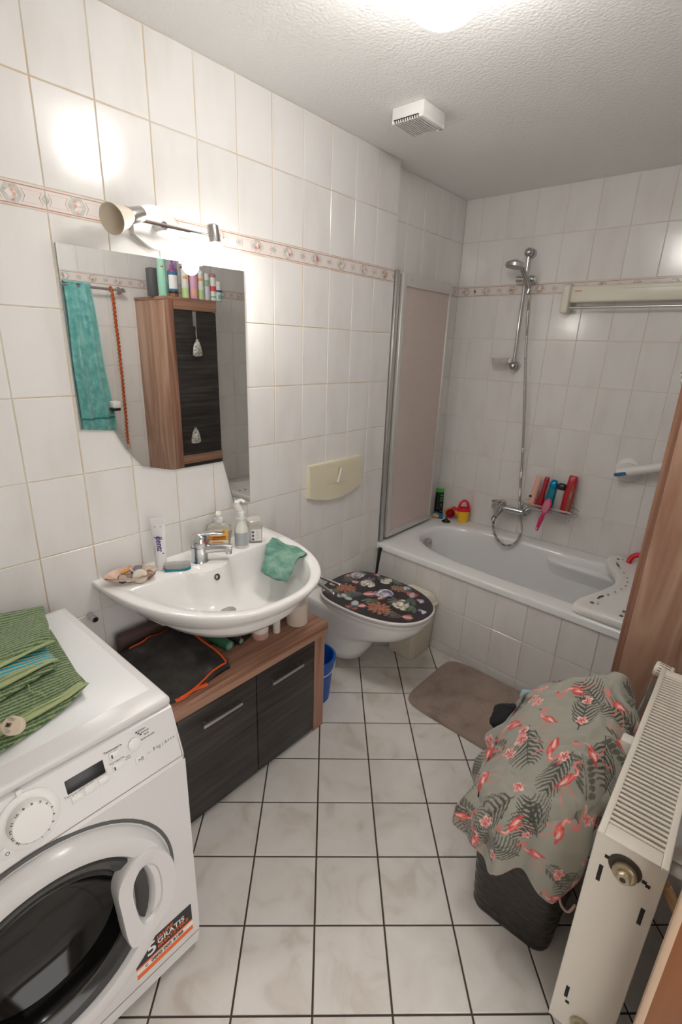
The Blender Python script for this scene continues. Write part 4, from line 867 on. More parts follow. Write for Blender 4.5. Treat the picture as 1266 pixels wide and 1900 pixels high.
dp = thing('drain_plug', 'dark metal drain plug with knob lying on the bathtub rim', 'drain plug', (.108, 2.392, RZ))
b = B(); b.lathe([(.030, 0), (.0305, .003), (.020, .010), (.016, .013), (.009, .020), (.006, .022), (.005, .035), (.006, .038), (.0, .040)], dp.location, (.03, -.05, 1), 28); part('plug', b, mat('dark chrome', (.10, .09, .085), .22, .9), dp)
REDP = mc('red toy plastic', (.72, .012, .03), .3); YELP = mc('yellow toy plastic', (.88, .50, .02), .3); ORP = mc('orange toy plastic', (.86, .22, .02), .3)
cu_ = thing('toy_cups', 'nested red orange and yellow stacking cups lying on their side by the drain plug', 'toy', (.095, 2.470, RZ))
cd_ = Vector((.62, -.72, .06)).normalized(); cc = Vector((.068, 2.500, RZ+.036))
for r, o_, m in ((.036, .0, YELP), (.0335, .010, ORP), (.031, .019, REDP), (.019, .014, mc('dark red toy plastic', (.50, .012, .05), .35))):
    b = B(); b.lathe([(.0, -.012+o_), (r*.80, -.012+o_), (r, .030+o_), (r*.94, .030+o_), (r*.74, -.008+o_), (.0, -.008+o_)], cc, cd_, 28, capa=False, capb=False); part('cup', b, m, cu_)
wcan = thing('toy_watering_can', 'yellow toy watering can with red top, handle and spout on the bathtub rim', 'toy', (.190, 2.472, RZ), (0, 0, math.radians(38)))
b = B(); b.rings([rr(.034, .024, .0, .020), rr(.036, .026, .004, .022), rr(.042, .031, .088, .026)]); part('can', b, YELP, wcan, True, 50)
b = B(); b.rings([rr(.045, .034, .082, .028), rr(.047, .036, .085, .029), rr(.046, .035, .100, .028), rr(.032, .024, .104, .02), rr(.030, .022, .092, .018)], capb=True); part('top', b, REDP, wcan, True, 45)
b = B(); b.tube([(.033*math.cos(t), 0, .098+.055*math.sin(t)) for t in [PI*i/18 for i in range(19)]], .0085, 10); part('handle', b, REDP, wcan, True)
b = B(); b.tube([(-.034, 0, .05), (-.055, 0, .075), (-.062, 0, .085)], .008, 10); part('spout', b, YELP, wcan, True)
b = B(); b.ball((-.066, 0, .093), .019, 1, 1, .8); part('rose', b, REDP, wcan, True)

# ------------------------------------------------------------ mixer, hose, shower rail
YW = Y_BACK
mx = thing('bath_mixer', 'chrome bath mixer tap on the back wall above the bathtub', 'tap', (.49, YW, .70))
b = B(); b.cyl((.405, YW, .695), (.405, YW-.016, .695), .036, 24); b.cyl((.585, YW, .700), (.585, YW-.016, .700), .036, 24); part('rosette', b, CHROME, mx)
b = B(); b.cyl((.405, YW-.016, .697), (.405, YW-.055, .699), .019, 20); b.cyl((.585, YW-.016, .700), (.585, YW-.055, .699), .019, 20); b.lathe([(.0, 0), (.018, .003), (.0225, .02), (.0245, .06), (.0245, .10), (.022, .17), (.020, .205), (.0, .21)], (.388, YW-.060, .698), (1, 0, .005), 24); part('mixer_body', b, CHROME, mx)
b = B(); b.lathe([(.024, 0), (.027, .012), (.026, .035), (.022, .042), (.0, .044)], (.455, YW-.066, .708), (.05, -.25, 1), 24); b.tube([(.455, YW-.085, .742), (.435, YW-.13, .756), (.425, YW-.155, .757)], lambda s: .012-.004*s, 10); part('lever', b, CHROME, mx)
b = B(); b.tube([(.455, YW-.07, .690), (.452, YW-.11, .672), (.449, YW-.15, .648)], lambda s: .019-.002*s, 16); b.cyl((.449, YW-.15, .65), (.447, YW-.158, .630), .0145, 16); part('spout', b, CHROME, mx)
hs = thing('shower_hose', 'steel shower hose looping down from the hand shower to the bath mixer', 'hose', (.5, YW-.05, .45))
pth = [(.452, YW-.155, .626), (.452, YW-.158, .600), (.470, YW-.160, .548), (.500, YW-.160, .508), (.545, YW-.158, .487), (.590, YW-.150, .502), (.618, YW-.135, .545), (.618, YW-.105, .600), (.580, YW-.05, .66), (.560, YW-.045, .74), (.548, YW-.045, .85), (.535, YW-.045, 1.0), (.515, YW-.045, 1.2), (.490, YW-.05, 1.42), (.465, YW-.055, 1.62), (.448, YW-.06, 1.80), (.438, YW-.065, 1.95), (.432, YW-.07, 2.012)]
def spline(P, n=6):
    P = [Vector(p) for p in P]; out = []
    for i in range(len(P)-1):
        a, b_, c, d = P[max(i-1, 0)], P[i], P[i+1], P[min(i+2, len(P)-1)]
        for k in range(n):
            t = k/n; out.append(.5*((2*b_)+(c-a)*t+(2*a-5*b_+4*c-d)*t*t+(3*b_-a-3*c+d)*t**3))
    return out+[P[-1]]
hp = spline(pth, 40)
b = B(); b.tube(hp, lambda s: .0068+.0009*math.sin(s*2*PI*330), 8); part('hose', b, mat('steel hose', (.50, .47, .44), .3, 1.0), hs)
b = B(); b.cyl(hp[0], Vector(hp[0])+Vector((0, 0, .016)), .010, 12); b.cyl(hp[-1], Vector(hp[-1])+Vector((-.004, -.004, -.03)), .0095, 12); part('hose_nut', b, CHROME, hs)
sr_ = thing('shower_rail', 'chrome shower slide rail with hand shower on the back wall', 'shower', (.39, YW-.05, 1.6))
b = B(); b.cyl((.395, YW-.052, 1.575), (.395, YW-.052, 2.205), .0095, 16); part('rail', b, CHROME, sr_)
for z in (1.583, 2.198):
    b = B(); b.ball((.395, YW-.054, z), .0245, seg=20, rings=14); b.lathe([(.0255, 0), (.0245, .035)], (.395, YW, z), (.0, -1, 0), 20); part('rail_end', b, mat('satin chrome', (.50, .50, .50), .25, 1.0), sr_)
b = B(); b.cyl((.345, YW-.055, 2.063), (.445, YW-.055, 2.058), .0185, 18); b.cyl((.430, YW-.05, 2.058), (.452, YW-.05, 2.060), .016, 16); b.lathe([(.018, -.02), (.02, .02)], (.412, YW-.078, 2.05), (0, -.35, 1), 16); part('slider', b, CHROME, sr_)
hsd = Vector((-.10, -.28, .62)).normalized()
b = B(); b.tube([(.432, YW-.07, 2.010), (.420, YW-.085, 2.05), (.400, YW-.115, 2.10), (.385, YW-.135, 2.125)], lambda s: .0125+.003*s, 14); part('shower_handle', b, mat('satin chrome', (.5, .5, .5), .25, 1.0), sr_)
b = B(); b.lathe([(.018, .02), (.045, .008), (.052, .0), (.052, -.016), (.048, -.019)], (.365, YW-.150, 2.128), (.08, .10, 1), 32, capb=False); part('shower_head', b, STEEL, sr_)
b = B(); b.lathe([(.048, -.0185), (.03, -.0195), (.0, -.0195)], (.365, YW-.150, 2.128), (.08, .10, 1), 32, capa=False); part('spray_face', b, mc('spray face', (.45, .44, .42), .4), sr_)
sd2 = thing('soap_dish', 'frosted clear soap dish on the foot of the shower rail', 'dish', (.320, YW-.06, 1.60))
b = B(); b.rings([[(x*1.0+.315, y+YW-.065, z) for x, y, z in oval(.052, .032, zz)] if k < 3 else [(x+.315, y+YW-.065, z) for x, y, z in oval(w, h, zz)] for k, (w, h, zz) in enumerate(((.03, .02, 1.595), (.05, .03, 1.600), (.052, .032, 1.626), (.050, .030, 1.626), (.047, .028, 1.604), (.03, .018, 1.600)))]); part('dish', b, mat('frosted dish', (.74, .69, .66), .35, trans=.45, ior=1.2), sd2, smooth=50)
b = B(); b.box(.360, .386, YW-.075, YW-.045, 1.598, 1.622, .004); part('clip', b, mc('clip pale', (.68, .63, .60), .4), sd2)

# ------------------------------------------------------------ wire rack with bottles, hairbrush
rk = thing('wire_shelf', 'small chrome wire shelf on the back wall right of the mixer tap', 'shelf', (.74, YW-.05, .75))
RX0, RX1, RY0, RY1, RZK = .590, .892, YW-.118, YW-.006, .752
b = B()
for z, r in ((RZK+.028, .0025), (RZK, .0025)): b.tube([(RX0, RY0, z), (RX1, RY0, z), (RX1, RY1, z), (RX0, RY1, z)], r, 6, closed=True)
b.tube([(RX0+.02, RY1, RZK+.028), (RX0+.02, RY1, RZK+.055), (RX1-.02, RY1, RZK+.055), (RX1-.02, RY1, RZK+.028)], .0022, 6); part('frame', b, CHROME, rk)
for i in range(5):
    y = RY0+.018+(RY1-RY0-.03)*i/4; b = B(); b.cyl((RX0, y, RZK), (RX1, y, RZK), .0016, 6); part('wire', b, CHROME, rk)
b = B(); b.box(RX0, RX1, RY0-.003, RY0, RZK+.021, RZK+.033, .001); part('front_band', b, STEEL, rk)
for x in (RX0+.035, RX1-.015):
    b = B(); b.tube([(x, RY0+.01, RZK), (x, RY0+.004, RZK-.02), (x+.006, RY0-.006, RZK-.030), (x+.010, RY0-.010, RZK-.018)], .002, 6); part('hook', b, CHROME, rk)
for k, z in ((0, RZK+.028), (1, RZK)):
    b = B(); b.tube([(RX1+.0, RY0+.02, z), (RX1+.02, RY0+.035, z-.004), (RX1+.02, RY1-.03, z-.004), (RX1, RY1-.02, z)], .0018, 6); part('end_loop', b, CHROME, rk)
BZ = RZK+.003
def tubeup(name, label, x, h, w, m, capm, lean, ytilt=.0, txt=None, caplen=.03, taper=0.0, thick=.017):
    o = thing(name, label, 'bottle' if name != 'cream_tube' else 'tube', (x, YW-.066, BZ), (math.radians(ytilt), math.radians(lean), 0)); return o
o = tubeup('cream_tube', '', 0.636, 0, 0, 0, 0, 5, -6); o['label'] = 'pale salmon cream tube standing at the left end of the wire shelf'
b = B(); b.rings([[((.0215-.005*s)*math.cos(2*PI*k/24), (.018*(1-s)+.001)*math.sin(2*PI*k/24), .03+.165*s) for k in range(24)] for s in [i/8 for i in range(9)]]); part('tube', b, mc('salmon tube', (.78, .42, .34), .35), o, True, 60)
b = B(); b.lathe([(.020, 0), (.020, .03)]); part('cap', b, mc('salmon cap', (.80, .38, .26), .35), o, True); b = B(); b.box(-.021, -.004, -.0175, -.014, .055, .068); part('dark_label', b, mc('navy label', (.02, .02, .05), .4), o, True)
o = tubeup('shower_gel', '', .684, 0, 0, 0, 0, 6, -5); o['label'] = 'slim dark red waisted bottle second from the left on the wire shelf'
b = B(); b.rings([oval(.023, .017, 0), oval(.024, .018, .006), oval(.020, .015, .06), oval(.014, .012, .10), oval(.0135, .0115, .19), oval(.010, .008, .198)]); part('body', b, mc('dark red bottle', (.36, .008, .022), .28), o, True, 60)
b = B(); b.rings([oval(.0142, .0122, .170), oval(.0142, .0122, .19), oval(.0105, .0085, .1985)]); part('cap', b, mc('dark red cap', (.42, .010, .028), .25), o, True, 60)
o = tubeup('shower_gel', '', .738, 0, 0, 0, 0, 4, -5); o['label'] = 'turquoise clear bottle with blue cap in the middle of the wire shelf'
b = B(); b.rings([oval(.022, .017, 0), oval(.024, .018, .006), oval(.024, .018, .11), oval(.019, .015, .135)]); part('body', b, mat('turquoise gel', (.0, .30, .42), .12, trans=.3), o, True, 60)
b = B(); b.rings([oval(.0185, .0165, .132), oval(.022, .019, .140), oval(.022, .019, .165), oval(.014, .012, .186), oval(.004, .004, .188)]); part('cap', b, mat('metallic blue cap', (.0, .26, .50), .22, .4), o, True, 60)
o = tubeup('shower_gel', '', .792, 0, 0, 0, 0, 2, -4); o['label'] = 'clear white bottle with black cap right of the middle of the wire shelf'
b = B(); b.rings([oval(.022, .017, 0), oval(.024, .018, .006), oval(.024, .018, .130), oval(.022, .017, .138)]); part('body', b, mat('clear white bottle', (.68, .64, .64), .2, trans=.35), o, True, 60)
b = B(); b.rings([oval(.0235, .0185, .137), oval(.024, .019, .15), oval(.0235, .0185, .168), oval(.015, .012, .175)]); part('cap', b, BLACKP, o, True, 60)
o = tubeup('shampoo_bottle', '', .838, 0, 0, 0, 0, 3, -6); o['label'] = 'tall red shampoo bottle with brown label at the right end of the wire shelf'
b = B(); b.rings([oval(.026, .018, 0), oval(.028, .020, .006), oval(.030, .020, .10), oval(.026, .0185, .18), oval(.024, .017, .226), oval(.02, .014, .23)]); part('body', b, mc('bright red bottle', (.46, .012, .025), .28), o, True, 60)
b = B(); b.rings([[(.006+.020*u*s_, -.0197-.0006*k, .02+.165*v) for u, v, s_ in ((-.1, 0, 1), (1, .0, 1), (1, .75, .95), (.7, 1, .9), (.2, .92, 1), (-.1, .6, 1))] for k in (0, 1)]); part('label', b, mc('brown label', (.28, .10, .055), .4), o, True, 0)
text('print', '–––––', .014, SWH, o, frame((.014, -.0206, .115), (0, 0, 1), (-1, 0, 0)), .0002, bold=True)
hb = thing('hairbrush', 'pink oval hairbrush hanging through the front of the wire shelf', 'hairbrush', (.742, YW-.128, .745), (0, math.radians(12), 0))
b = B(); b.rings([[(x, y, z) for x, y, z in [(.024*k*math.cos(2*PI*i/28), dy, .048+.052*k*math.sin(2*PI*i/28)) for i in range(28)]] for k, dy in ((.9, -.012), (1.0, -.009), (1.0, .001), (.9, .004))]); part('brush_head', b, mc('pink plastic', (.74, .03, .16), .3), hb, True, 50)
b = B(); b.rings([[(.018*k*math.cos(2*PI*i/24), -.0125-.002*(1-k), .050+.043*k*math.sin(2*PI*i/24)) for i in range(24)] for k in (1, .6, .05)], capa=False); part('cushion', b, mc('pale pink pad', (.62, .22, .30), .5), hb, True, 60)
b = B(); b.tube([(0, -.006, .0), (0, -.008, -.04), (0, -.008, -.115)], lambda s: .0085+.005*math.sin(PI*min(1, s*1.1)), 12); part('brush_handle', b, mc('pink plastic', (.74, .03, .16), .3), hb, True)
b = B(); b.box(-.004, .004, -.0235, -.0215, -.108, -.092, .0009); part('hang_hole', b, mc('hole pale', (.72, .66, .62), .5), hb, True)
text('print', '–––', .012, mc('dark pink print', (.25, .0, .06), .5), hb, frame((0, -.0225, -.06), (0, 0, -1), (1, 0, 0)), .0002)

# ------------------------------------------------------------ clothes dryer, grab handle, bath board
dy = thing('clothes_dryer', 'cream wall-mounted retractable clothes dryer high on the back wall', 'clothes dryer', (1.04, YW, 1.95))
b = B(); b.box(.655, 1.46, YW-.062, YW-.004, 1.928, 2.012, .010, 3); part('housing', b, mat('dryer ivory', (.74, .71, .60), .3), dy)
b = B(); b.box(.622, .664, YW-.085, YW, 1.872, 2.020, .012, 3); part('end_bracket', b, mat('dryer ivory', (.74, .71, .60), .3), dy)
b = B(); b.box(1.452, 1.494, YW-.085, YW, 1.872, 2.020, .012, 3); part('end_bracket', b, mat('dryer ivory', (.74, .71, .60), .3), dy)
b = B(); b.cyl((.660, YW-.062, 1.902), (1.455, YW-.062, 1.902), .0065, 14); part('pull_bar', b, STEEL, dy)
b = B(); b.box(.90, 1.40, YW-.0635, YW-.061, 1.990, 1.994, .0005); part('ridge', b, mat('dryer ivory', (.74, .71, .60), .3), dy)
text('maker_mark', 'LEIFHEIT', .0095, mc('red print', (.6, .03, .02), .5), dy, Matrix.Translation(-dy.location) @ frame((.70, YW-.0625, 1.985), (1, 0, 0), (0, 0, 1)), .0003, bold=True)
gh = thing('suction_grab_handle', 'white suction grab handle with blue lever on the back wall over the bathtub', 'grab handle', (1.25, YW, 1.09))
for x, z in ((1.112, 1.063), (1.42, 1.170)):
    b = B(); b.lathe([(.066, 0), (.068, .008), (.062, .018), (.045, .024), (.040, .045), (.03, .062), (.0, .068)], (x, YW, z), (0, -1, 0), 32); part('suction_pad', b, WPLAS, gh)
b = B(); b.tube(spline([(1.075, YW-.060, 1.050), (1.112, YW-.066, 1.063), (1.19, YW-.078, 1.090), (1.27, YW-.084, 1.118), (1.36, YW-.078, 1.149), (1.43, YW-.062, 1.175)], 6), lambda s: .030-.006*math.sin(PI*s), 16); part('grip', b, WPLAS, gh)
b = B(); b.box(-.028, .028, -.009, .009, -.016, .016, .005, 2, 0, frame((1.092, YW-.088, 1.050), (1, 0, .30), (0, 0, 1))); part('blue_lever', b, mc('lever blue', (.01, .10, .28), .3), gh)
bb = thing('bath_board', 'white plastic bath board with drain slots lying across the right end of the bathtub', 'bath board', (1.4, 2.1, ZT0))
fe = spline([(a, b_, 0) for a, b_ in ((1.185, 1.690), (1.150, 1.712), (1.150, 1.775), (1.178, 1.86), (1.215, 1.97), (1.238, 2.08), (1.222, 2.19), (1.165, 2.30), (1.130, 2.39), (1.128, 2.46), (1.16, 2.505))], 6)
outb = [(p.x, p.y) for p in fe]+[(1.40, 2.505), (1.56, 2.505), (1.60, 2.45), (1.585, 2.3), (1.53, 2.15), (1.53, 2.05), (1.57, 1.9), (1.61, 1.78), (1.60, 1.690), (1.45, 1.675)]
cbx, cby = 1.38, 2.10
def boff(k, z): return [(cbx+(x-cbx)*k, cby+(y-cby)*(1-(1-k)*.55), z) for x, y in outb]
b = B(); b.rings([boff(.97, ZT0+.002), boff(1.0, ZT0+.008), boff(1.0, ZT0+.030), boff(.975, ZT0+.041), boff(.93, ZT0+.045), boff(.80, ZT0+.043), boff(.55, ZT0+.038), boff(.50, ZT0+.0375)]); part('board', b, mat('bath board white', (.82, .80, .77), .28), bb, smooth=50)
HOLE = mc('board hole shade', (.10, .09, .085), .6)
for i in range(9):
    t = .36+.40*i/8; p = fe[int(t*(len(fe)-1))]; z = ZT0+.0445; q = Vector((p.x+.052, p.y, z)); b = B(); b.cyl(q, q+Vector((0, 0, .0012)), .0042, 10); part('drain_hole', b, HOLE, bb)
for i, (x, y) in enumerate(((1.345, 1.735), (1.345, 1.79), (1.353, 1.85), (1.366, 1.905))):
    b = B(); b.cyl((x, y, ZT0+.043), (x, y, ZT0+.0452), .008, 14); part('drain_hole', b, HOLE, bb)
for (x, y, dx, dy_) in ((1.222, 1.84, .012, .045), (1.185, 2.37, .022, -.05)):
    b = B(); b.tube([(x, y, ZT0+.0435), (x+dx/2-.004, y+dy_/2, ZT0+.0437), (x+dx, y+dy_, ZT0+.0435)], .0038, 8); part('slot', b, HOLE, bb)
for (x, y) in ((1.213, 1.775), (1.178, 2.43)):
    b = B(); b.box(x-.007, x+.007, y-.006, y+.006, ZT0+.0435, ZT0+.0458, .001); part('peg_hole', b, mc('peg brown', (.13, .03, .02), .5), bb)
    b = B(); b.ball((x+.02, y+.012, ZT0+.045), .006, seg=12, rings=8); part('peg', b, mc('peg cream', (.72, .66, .55), .4), bb)
b = B(); b.tube(spline([(1.232, 2.425, ZT0+.042), (1.240, 2.44, ZT0+.072), (1.270, 2.45, ZT0+.092), (1.33, 2.45, ZT0+.096), (1.42, 2.45, ZT0+.094), (1.45, 2.45, ZT0+.043)], 6), .0145, 14); part('red_handle', b, REDP, bb, label='red moulded hand grip')

# ------------------------------------------------------------ wall cabinet on the right wall (seen from the side and in the mirror)
kb = thing('wall_cabinet', 'tall walnut wall cabinet with black door on the right wall above the laundry', 'cabinet', (1.6, 1.45, .58))
KX0, KY0, KY1, KZ0, KZ1 = 1.412, 1.262, 1.640, .40, 1.905
WALN_S = wood('walnut laminate bold', (3.2, 3.2, .42), (.36, .19, .125), (.56, .36, .26), (.055, .026, .017), .4, 1.9)
b = B(); b.box(KX0+.022, X_R, KY0, KY0+.018, KZ0, KZ1, .001); part('side_panel', b, WALN_S, kb)
b = B(); b.box(KX0+.022, X_R, KY1-.018, KY1, KZ0, KZ1, .001); part('side_panel', b, WALN_S, kb)
b = B(); b.box(KX0+.002, X_R, KY0-.004, KY1+.004, KZ1, KZ1+.020, .001); part('top', b, WALNUT_H, kb)
b = B(); b.box(KX0+.030, X_R, KY0+.018, KY1-.018, KZ0+.002, KZ1); part('carcass', b, mat('cabinet inside', (.02, .018, .016), .7), kb)
FRM = wood('walnut frame upright', (14, 14, .5), (.27, .125, .08), (.40, .22, .15), (.13, .055, .035))
b = B(); b.box(KX0, KX0+.022, KY0, KY0+.052, KZ0, KZ1, .001); part('stile', b, FRM, kb)
b = B(); b.box(KX0, KX0+.022, KY0+.052, KY1, KZ1-.055, KZ1, .001); part('rail', b, WALNUT_H, kb)
b = B(); b.box(KX0, KX0+.022, KY0+.052, KY1, .835, .895, .001); part('rail', b, WALNUT_H, kb)
b = B(); b.box(KX0+.004, KX0+.022, KY0+.052, KY1, KZ0, .833, .001); part('lower_door', b, BLACKWOOD, kb)
b = B(); b.box(KX0+.004, KX0+.022, KY0+.055, KY1-.004, .898, KZ1-.058, .001); kd = part('door', b, BLACKWOOD, kb)
hk = thing('over_door_hook', 'flat metal hook over the top of the black wall cabinet door', 'hook', (KX0, 1.462, 1.84))
b = B(); b.box(KX0-.003, KX0+.003, 1.450, 1.474, 1.755, 1.846, .0008); b.tube([(KX0-.002, 1.462, 1.757), (KX0-.010, 1.462, 1.748), (KX0-.016, 1.462, 1.755)], .003, 8); part('hook', b, STEEL, hk)
SACH = mat('sheer silver sachet', (.55, .52, .48), .35, var=(90, [(.35, (.20, .18, .16)), (.5, (.55, .52, .47)), (.65, (.80, .78, .74))], None, None, False), bump=(120, 1, .006))
def sachet(label, c, hang):
    o = thing('scent_sachet', label, 'sachet', c, group='silver scent sachets on the black cabinet door'); cx, cy, cz = c; rs = []
    for i in range(13):
        s = i/12; w = .009+.034*s**.6*(1-.12*s) if s < .97 else .02; d = .005+.014*math.sin(PI*min(1, s*.95+.05))
        rs.append([(cx-(.018 if hang else .009)+d*(1 if hang else .45)*math.cos(t)*(1+.15*math.sin(5*t+4*s)), cy+w*math.sin(t)*(1+.10*math.sin(4*t+3*s)), cz-.100*s) for t in [2*PI*k/24 for k in range(24)]])
    b = B(); b.rings(rs); part('bag', b, SACH, o, smooth=70)
    b = B(); b.lathe([(.006, 0), (.012, .012), (.011, .013), (.005, .001)], (cx-(.018 if hang else .010), cy, cz-.003), (0, 0, 1), 14, 0, 1 if hang else .6); part('gathered_top', b, SACH, o)
    if hang: b = B(); b.tube([(cx-.018, cy, cz), (cx-.012, cy-.004, cz+.05), (cx-.014, cy, hang), (cx-.012, cy+.004, cz+.05), (cx-.018, cy, cz+.002)], .0012, 6); part('cord', b, mc('silver cord', (.5, .48, .45), .5), o)
    return o
sachet('silver scent sachet hanging by a cord from the hook on the black cabinet door', (KX0+.004, 1.465, 1.662), 1.754)
sachet('silver scent sachet low on the black cabinet door', (KX0+.004, 1.418, 1.075), None)
# bottles on top of the wall cabinet
KT = KZ1+.0205; G = 'toiletries on top of the wall cabinet'
LF = PI
def can(name, label, x, y, r, h, m, cm, ch, lab=None, txt=None):
    return bottle(name, label, 'bottle', (x, y, KT), [(r*.94, 0), (r, .003), (r, h-ch), (r*.92, h-ch+.002)], m, cm, [(r*.90, h-ch), (r*.94, h-ch+.002), (r*.92, h-.008), (r*.6, h)], lab, txt, group=G, face=LF+math.radians(25))
KX = KX0+.045
b = B(); b.box(-.03, .03, -.022, .022, 0, .165, .002); single('dark_box', 'dark grey box at the left end of the row on top of the wall cabinet', 'box', b, mc('dark grey card', (.10, .10, .105), .6), (KX+.10, 1.262, KT), (0, 0, 0), G, world=False)
can('hairspray', 'mint green spray can first after the dark box on the cabinet top', KX+.02, 1.288, .027, .235, mc('mint', (.36, .72, .54), .3), mc('mint cap', (.42, .76, .58), .3), .06, [(.165, .172, mc('red mark', (.6, .05, .05), .4), .35)])
can('micellar_bottle', 'blue and purple clear bottle with white label beside the mint can', KX-.01, 1.343, .031, .160, mat('blue gel', (.08, .22, .38), .12, trans=.25), mc('purple collar', (.26, .06, .22), .3), .015, [(.045, .125, SWH, 1.0), (.018, .03, BLACKP, 1.2), (.0, .016, mc('amber foot', (.35, .12, .03), .3), 3.1)], [('–––', .115, .014, INK), ('––––', .085, .009, INKL)])
b = B(); b.lathe([(.010, .158), (.010, .185), (.006, .19), (.006, .205), (.012, .206), (.011, .214), (.0, .215)]); part('pump', b, mc('purple pump', (.30, .10, .30), .3), bpy.data.objects['micellar_bottle'], True)
can('hairspray', 'lilac spray can with green band behind the clear blue bottle', KX+.045, 1.385, .026, .238, mc('lilac', (.36, .18, .50), .3), mc('lilac cap', (.55, .40, .68), .3), .07, [(.125, .165, mc('green band', (.12, .36, .16), .4), 1.2)])
FAG = mc('deo light green', (.55, .72, .32), .35); FAW = mc('deo white', (.82, .83, .78), .3); FAO = mc('deo orange', (.85, .36, .10), .4)
for nm, yy, xx, lbl in (('deodorant_can', 1.432, KX-.005, 'white and pale green deodorant can beside the red tube'), ('deodorant_can', 1.548, KX-.005, 'white and pale green deodorant can between the pink can and the pale green bottle')):
    can(nm, lbl, xx, yy, .025, .180, FAW, mc('deo cap', (.84, .85, .82), .3), .035, [(.0, .06, FAG, 1.4), (.112, .130, FAO, .55)], [('fa', .088, .034, mc('deo navy', (.03, .05, .14), .4))])
rt = thing('hair_mask_tube', 'dark red cap-down tube behind the pink can on the cabinet top', 'tube', (KX+.06, 1.478, KT), group=G)
b = B(); b.rings([[((.026*(1-s)+.001)*math.cos(t), .034*math.sin(t), .03+.165*s) for t in [2*PI*k/24 for k in range(24)]] for s in [i/8 for i in range(9)]]); part('tube', b, mc('wine red tube', (.36, .045, .06), .35), rt, True, 60)
b = B(); b.lathe([(.027, 0), (.027, .03)]); part('cap', b, mc('wine cap', (.22, .03, .04), .35), rt, True)
can('deodorant_can', 'pink spray can with white cap in the middle of the row', KX-.012, 1.492, .026, .180, mc('pink can', (.78, .42, .58), .3), FAW, .02, [(.02, .06, mc('peach blot', (.85, .42, .30), .4), .7)], [('–––', .13, .014, mc('violet print', (.2, .08, .3), .4)), ('––', .10, .01, mc('violet print', (.2, .08, .3), .4))])
can('body_spray', 'white can with teal cap behind the second pale green deodorant', KX+.05, 1.568, .022, .19, FAW, mc('teal cap', (.08, .30, .36), .3), .02)
can('lotion_bottle', 'white bottle with grey green label left of the red labelled can', KX-.002, 1.598, .024, .168, mc('lotion white', (.76, .80, .80), .3), WPLAS, .04, [(.085, .125, mc('sage label', (.34, .46, .36), .4), .8), (.0, .08, mc('lavender fade', (.66, .66, .80), .3), .6)])
can('deodorant_can', 'white can with rose cap and red label near the right end of the row', KX-.004, 1.648, .024, .170, FAW, mc('rose cap', (.50, .22, .24), .3), .025, [(.06, .092, mc('red label', (.70, .06, .09), .4), .9), (.022, .028, mc('green line', (.05, .3, .2), .4), .8)], [('––', .115, .012, INKL)])
bottle('cream_jar', 'pale blue jar at the right end of the row carrying a white jar', 'jar', (KX-.006, 1.625+.062, KT), [(.028, 0), (.029, .003), (.029, .055), (.027, .058)], mc('pale blue jar', (.55, .72, .76), .3), mc('navy lid', (.05, .10, .20), .3), [(.029, .0585), (.029, .070), (.026, .0715)], [(.015, .04, mc('green label', (.25, .50, .40), .4), .6)], group=G, face=LF)
bottle('cream_jar', 'white jar standing on the pale blue jar at the right end of the row', 'jar', (KX-.006, 1.625+.062, KT+.0718), [(.025, 0), (.026, .003), (.026, .035), (.025, .036)], mc('jar white', (.80, .79, .76), .3), WPLAS, [(.0262, .0362), (.0262, .052), (.023, .054)], None, [('–––', .018, .009, INKL)], group=G, face=LF)
# towel rail on the right wall
trl = thing('towel_rail', 'chrome towel rail on the right wall seen in the mirror', 'towel rail', (X_R, 1.0, 1.955))
b = B(); b.cyl((X_R-.070, .76, 1.957), (X_R-.070, 1.165, 1.953), .0085, 14); part('rail', b, STEEL, trl)
for y in (.78, 1.15):
    b = B(); b.lathe([(.024, 0), (.024, .008), (.011, .014), (.011, .066), (.014, .07)], (X_R, y, 1.955), (-1, 0, 0), 20); part('rail_post', b, STEEL, trl)
hw = thing('hand_towel', 'turquoise terry towel hanging on the rail seen in the mirror', 'towel', (X_R-.07, .88, 1.96))
TURQ = mat('turquoise terry', (.16, .47, .43), .95, var=(26, [(.35, (.10, .36, .34)), (.55, (.18, .49, .46)), (.7, (.28, .58, .54))], None, None, False), bump=(230, .8, .004), sheen=.4)
def towp(side):
    def f(u, v):
        z = 1.968-.895*v; y = .785+(.160+.065*v)*u; fold = .018*math.sin(2*PI*2.2*u+.6+.8*v)*(.5+.5*v)+.006*math.sin(2*PI*4.1*u-v)+.006*math.sin(2*PI*5*u)*v*0
        x = X_R-.070+side*(.012+.004*v)+fold*(1 if side < 0 else .6)-.004*v; 
        return (x, y+.004*math.sin(9*v), z)
    return f
b = B(); b.grid(towp(-1), 40, 50); b.grid(lambda u, v: (towp(-1)(u, v)[0]+.006, towp(-1)(u, v)[1], towp(-1)(u, v)[2]), 40, 50); b.grid(lambda u, v: (X_R-.070+.012*math.cos(PI*v)*-1, .785+.160*u, 1.966+.012*math.sin(PI*v)), 40, 8); b.grid(lambda u, v: (towp(1)(u, v*.9)), 40, 40)
part('towel_cloth', b, TURQ, hw, smooth=80, recalc=False)
b = B(); b.tube([towp(-1)(.985, v/20) for v in range(21)], .0035, 6); part('towel_edge', b, mc('pale turquoise edge', (.35, .58, .54), .9), hw)
b = B(); b.grid(lambda u, v: (towp(-1)(u, .90+.012*v)[0]-.0015, towp(-1)(u, .90+.012*v)[1], towp(-1)(u, .90+.012*v)[2]), 30, 3); part('woven_band', b, mc('dark teal band', (.03, .20, .20), .8), hw, smooth=80)
ms = thing('soap_holder', 'white soap on a dark bracket in front of the turquoise towel, seen in the mirror', 'soap holder', (1.70, .985, 1.22))
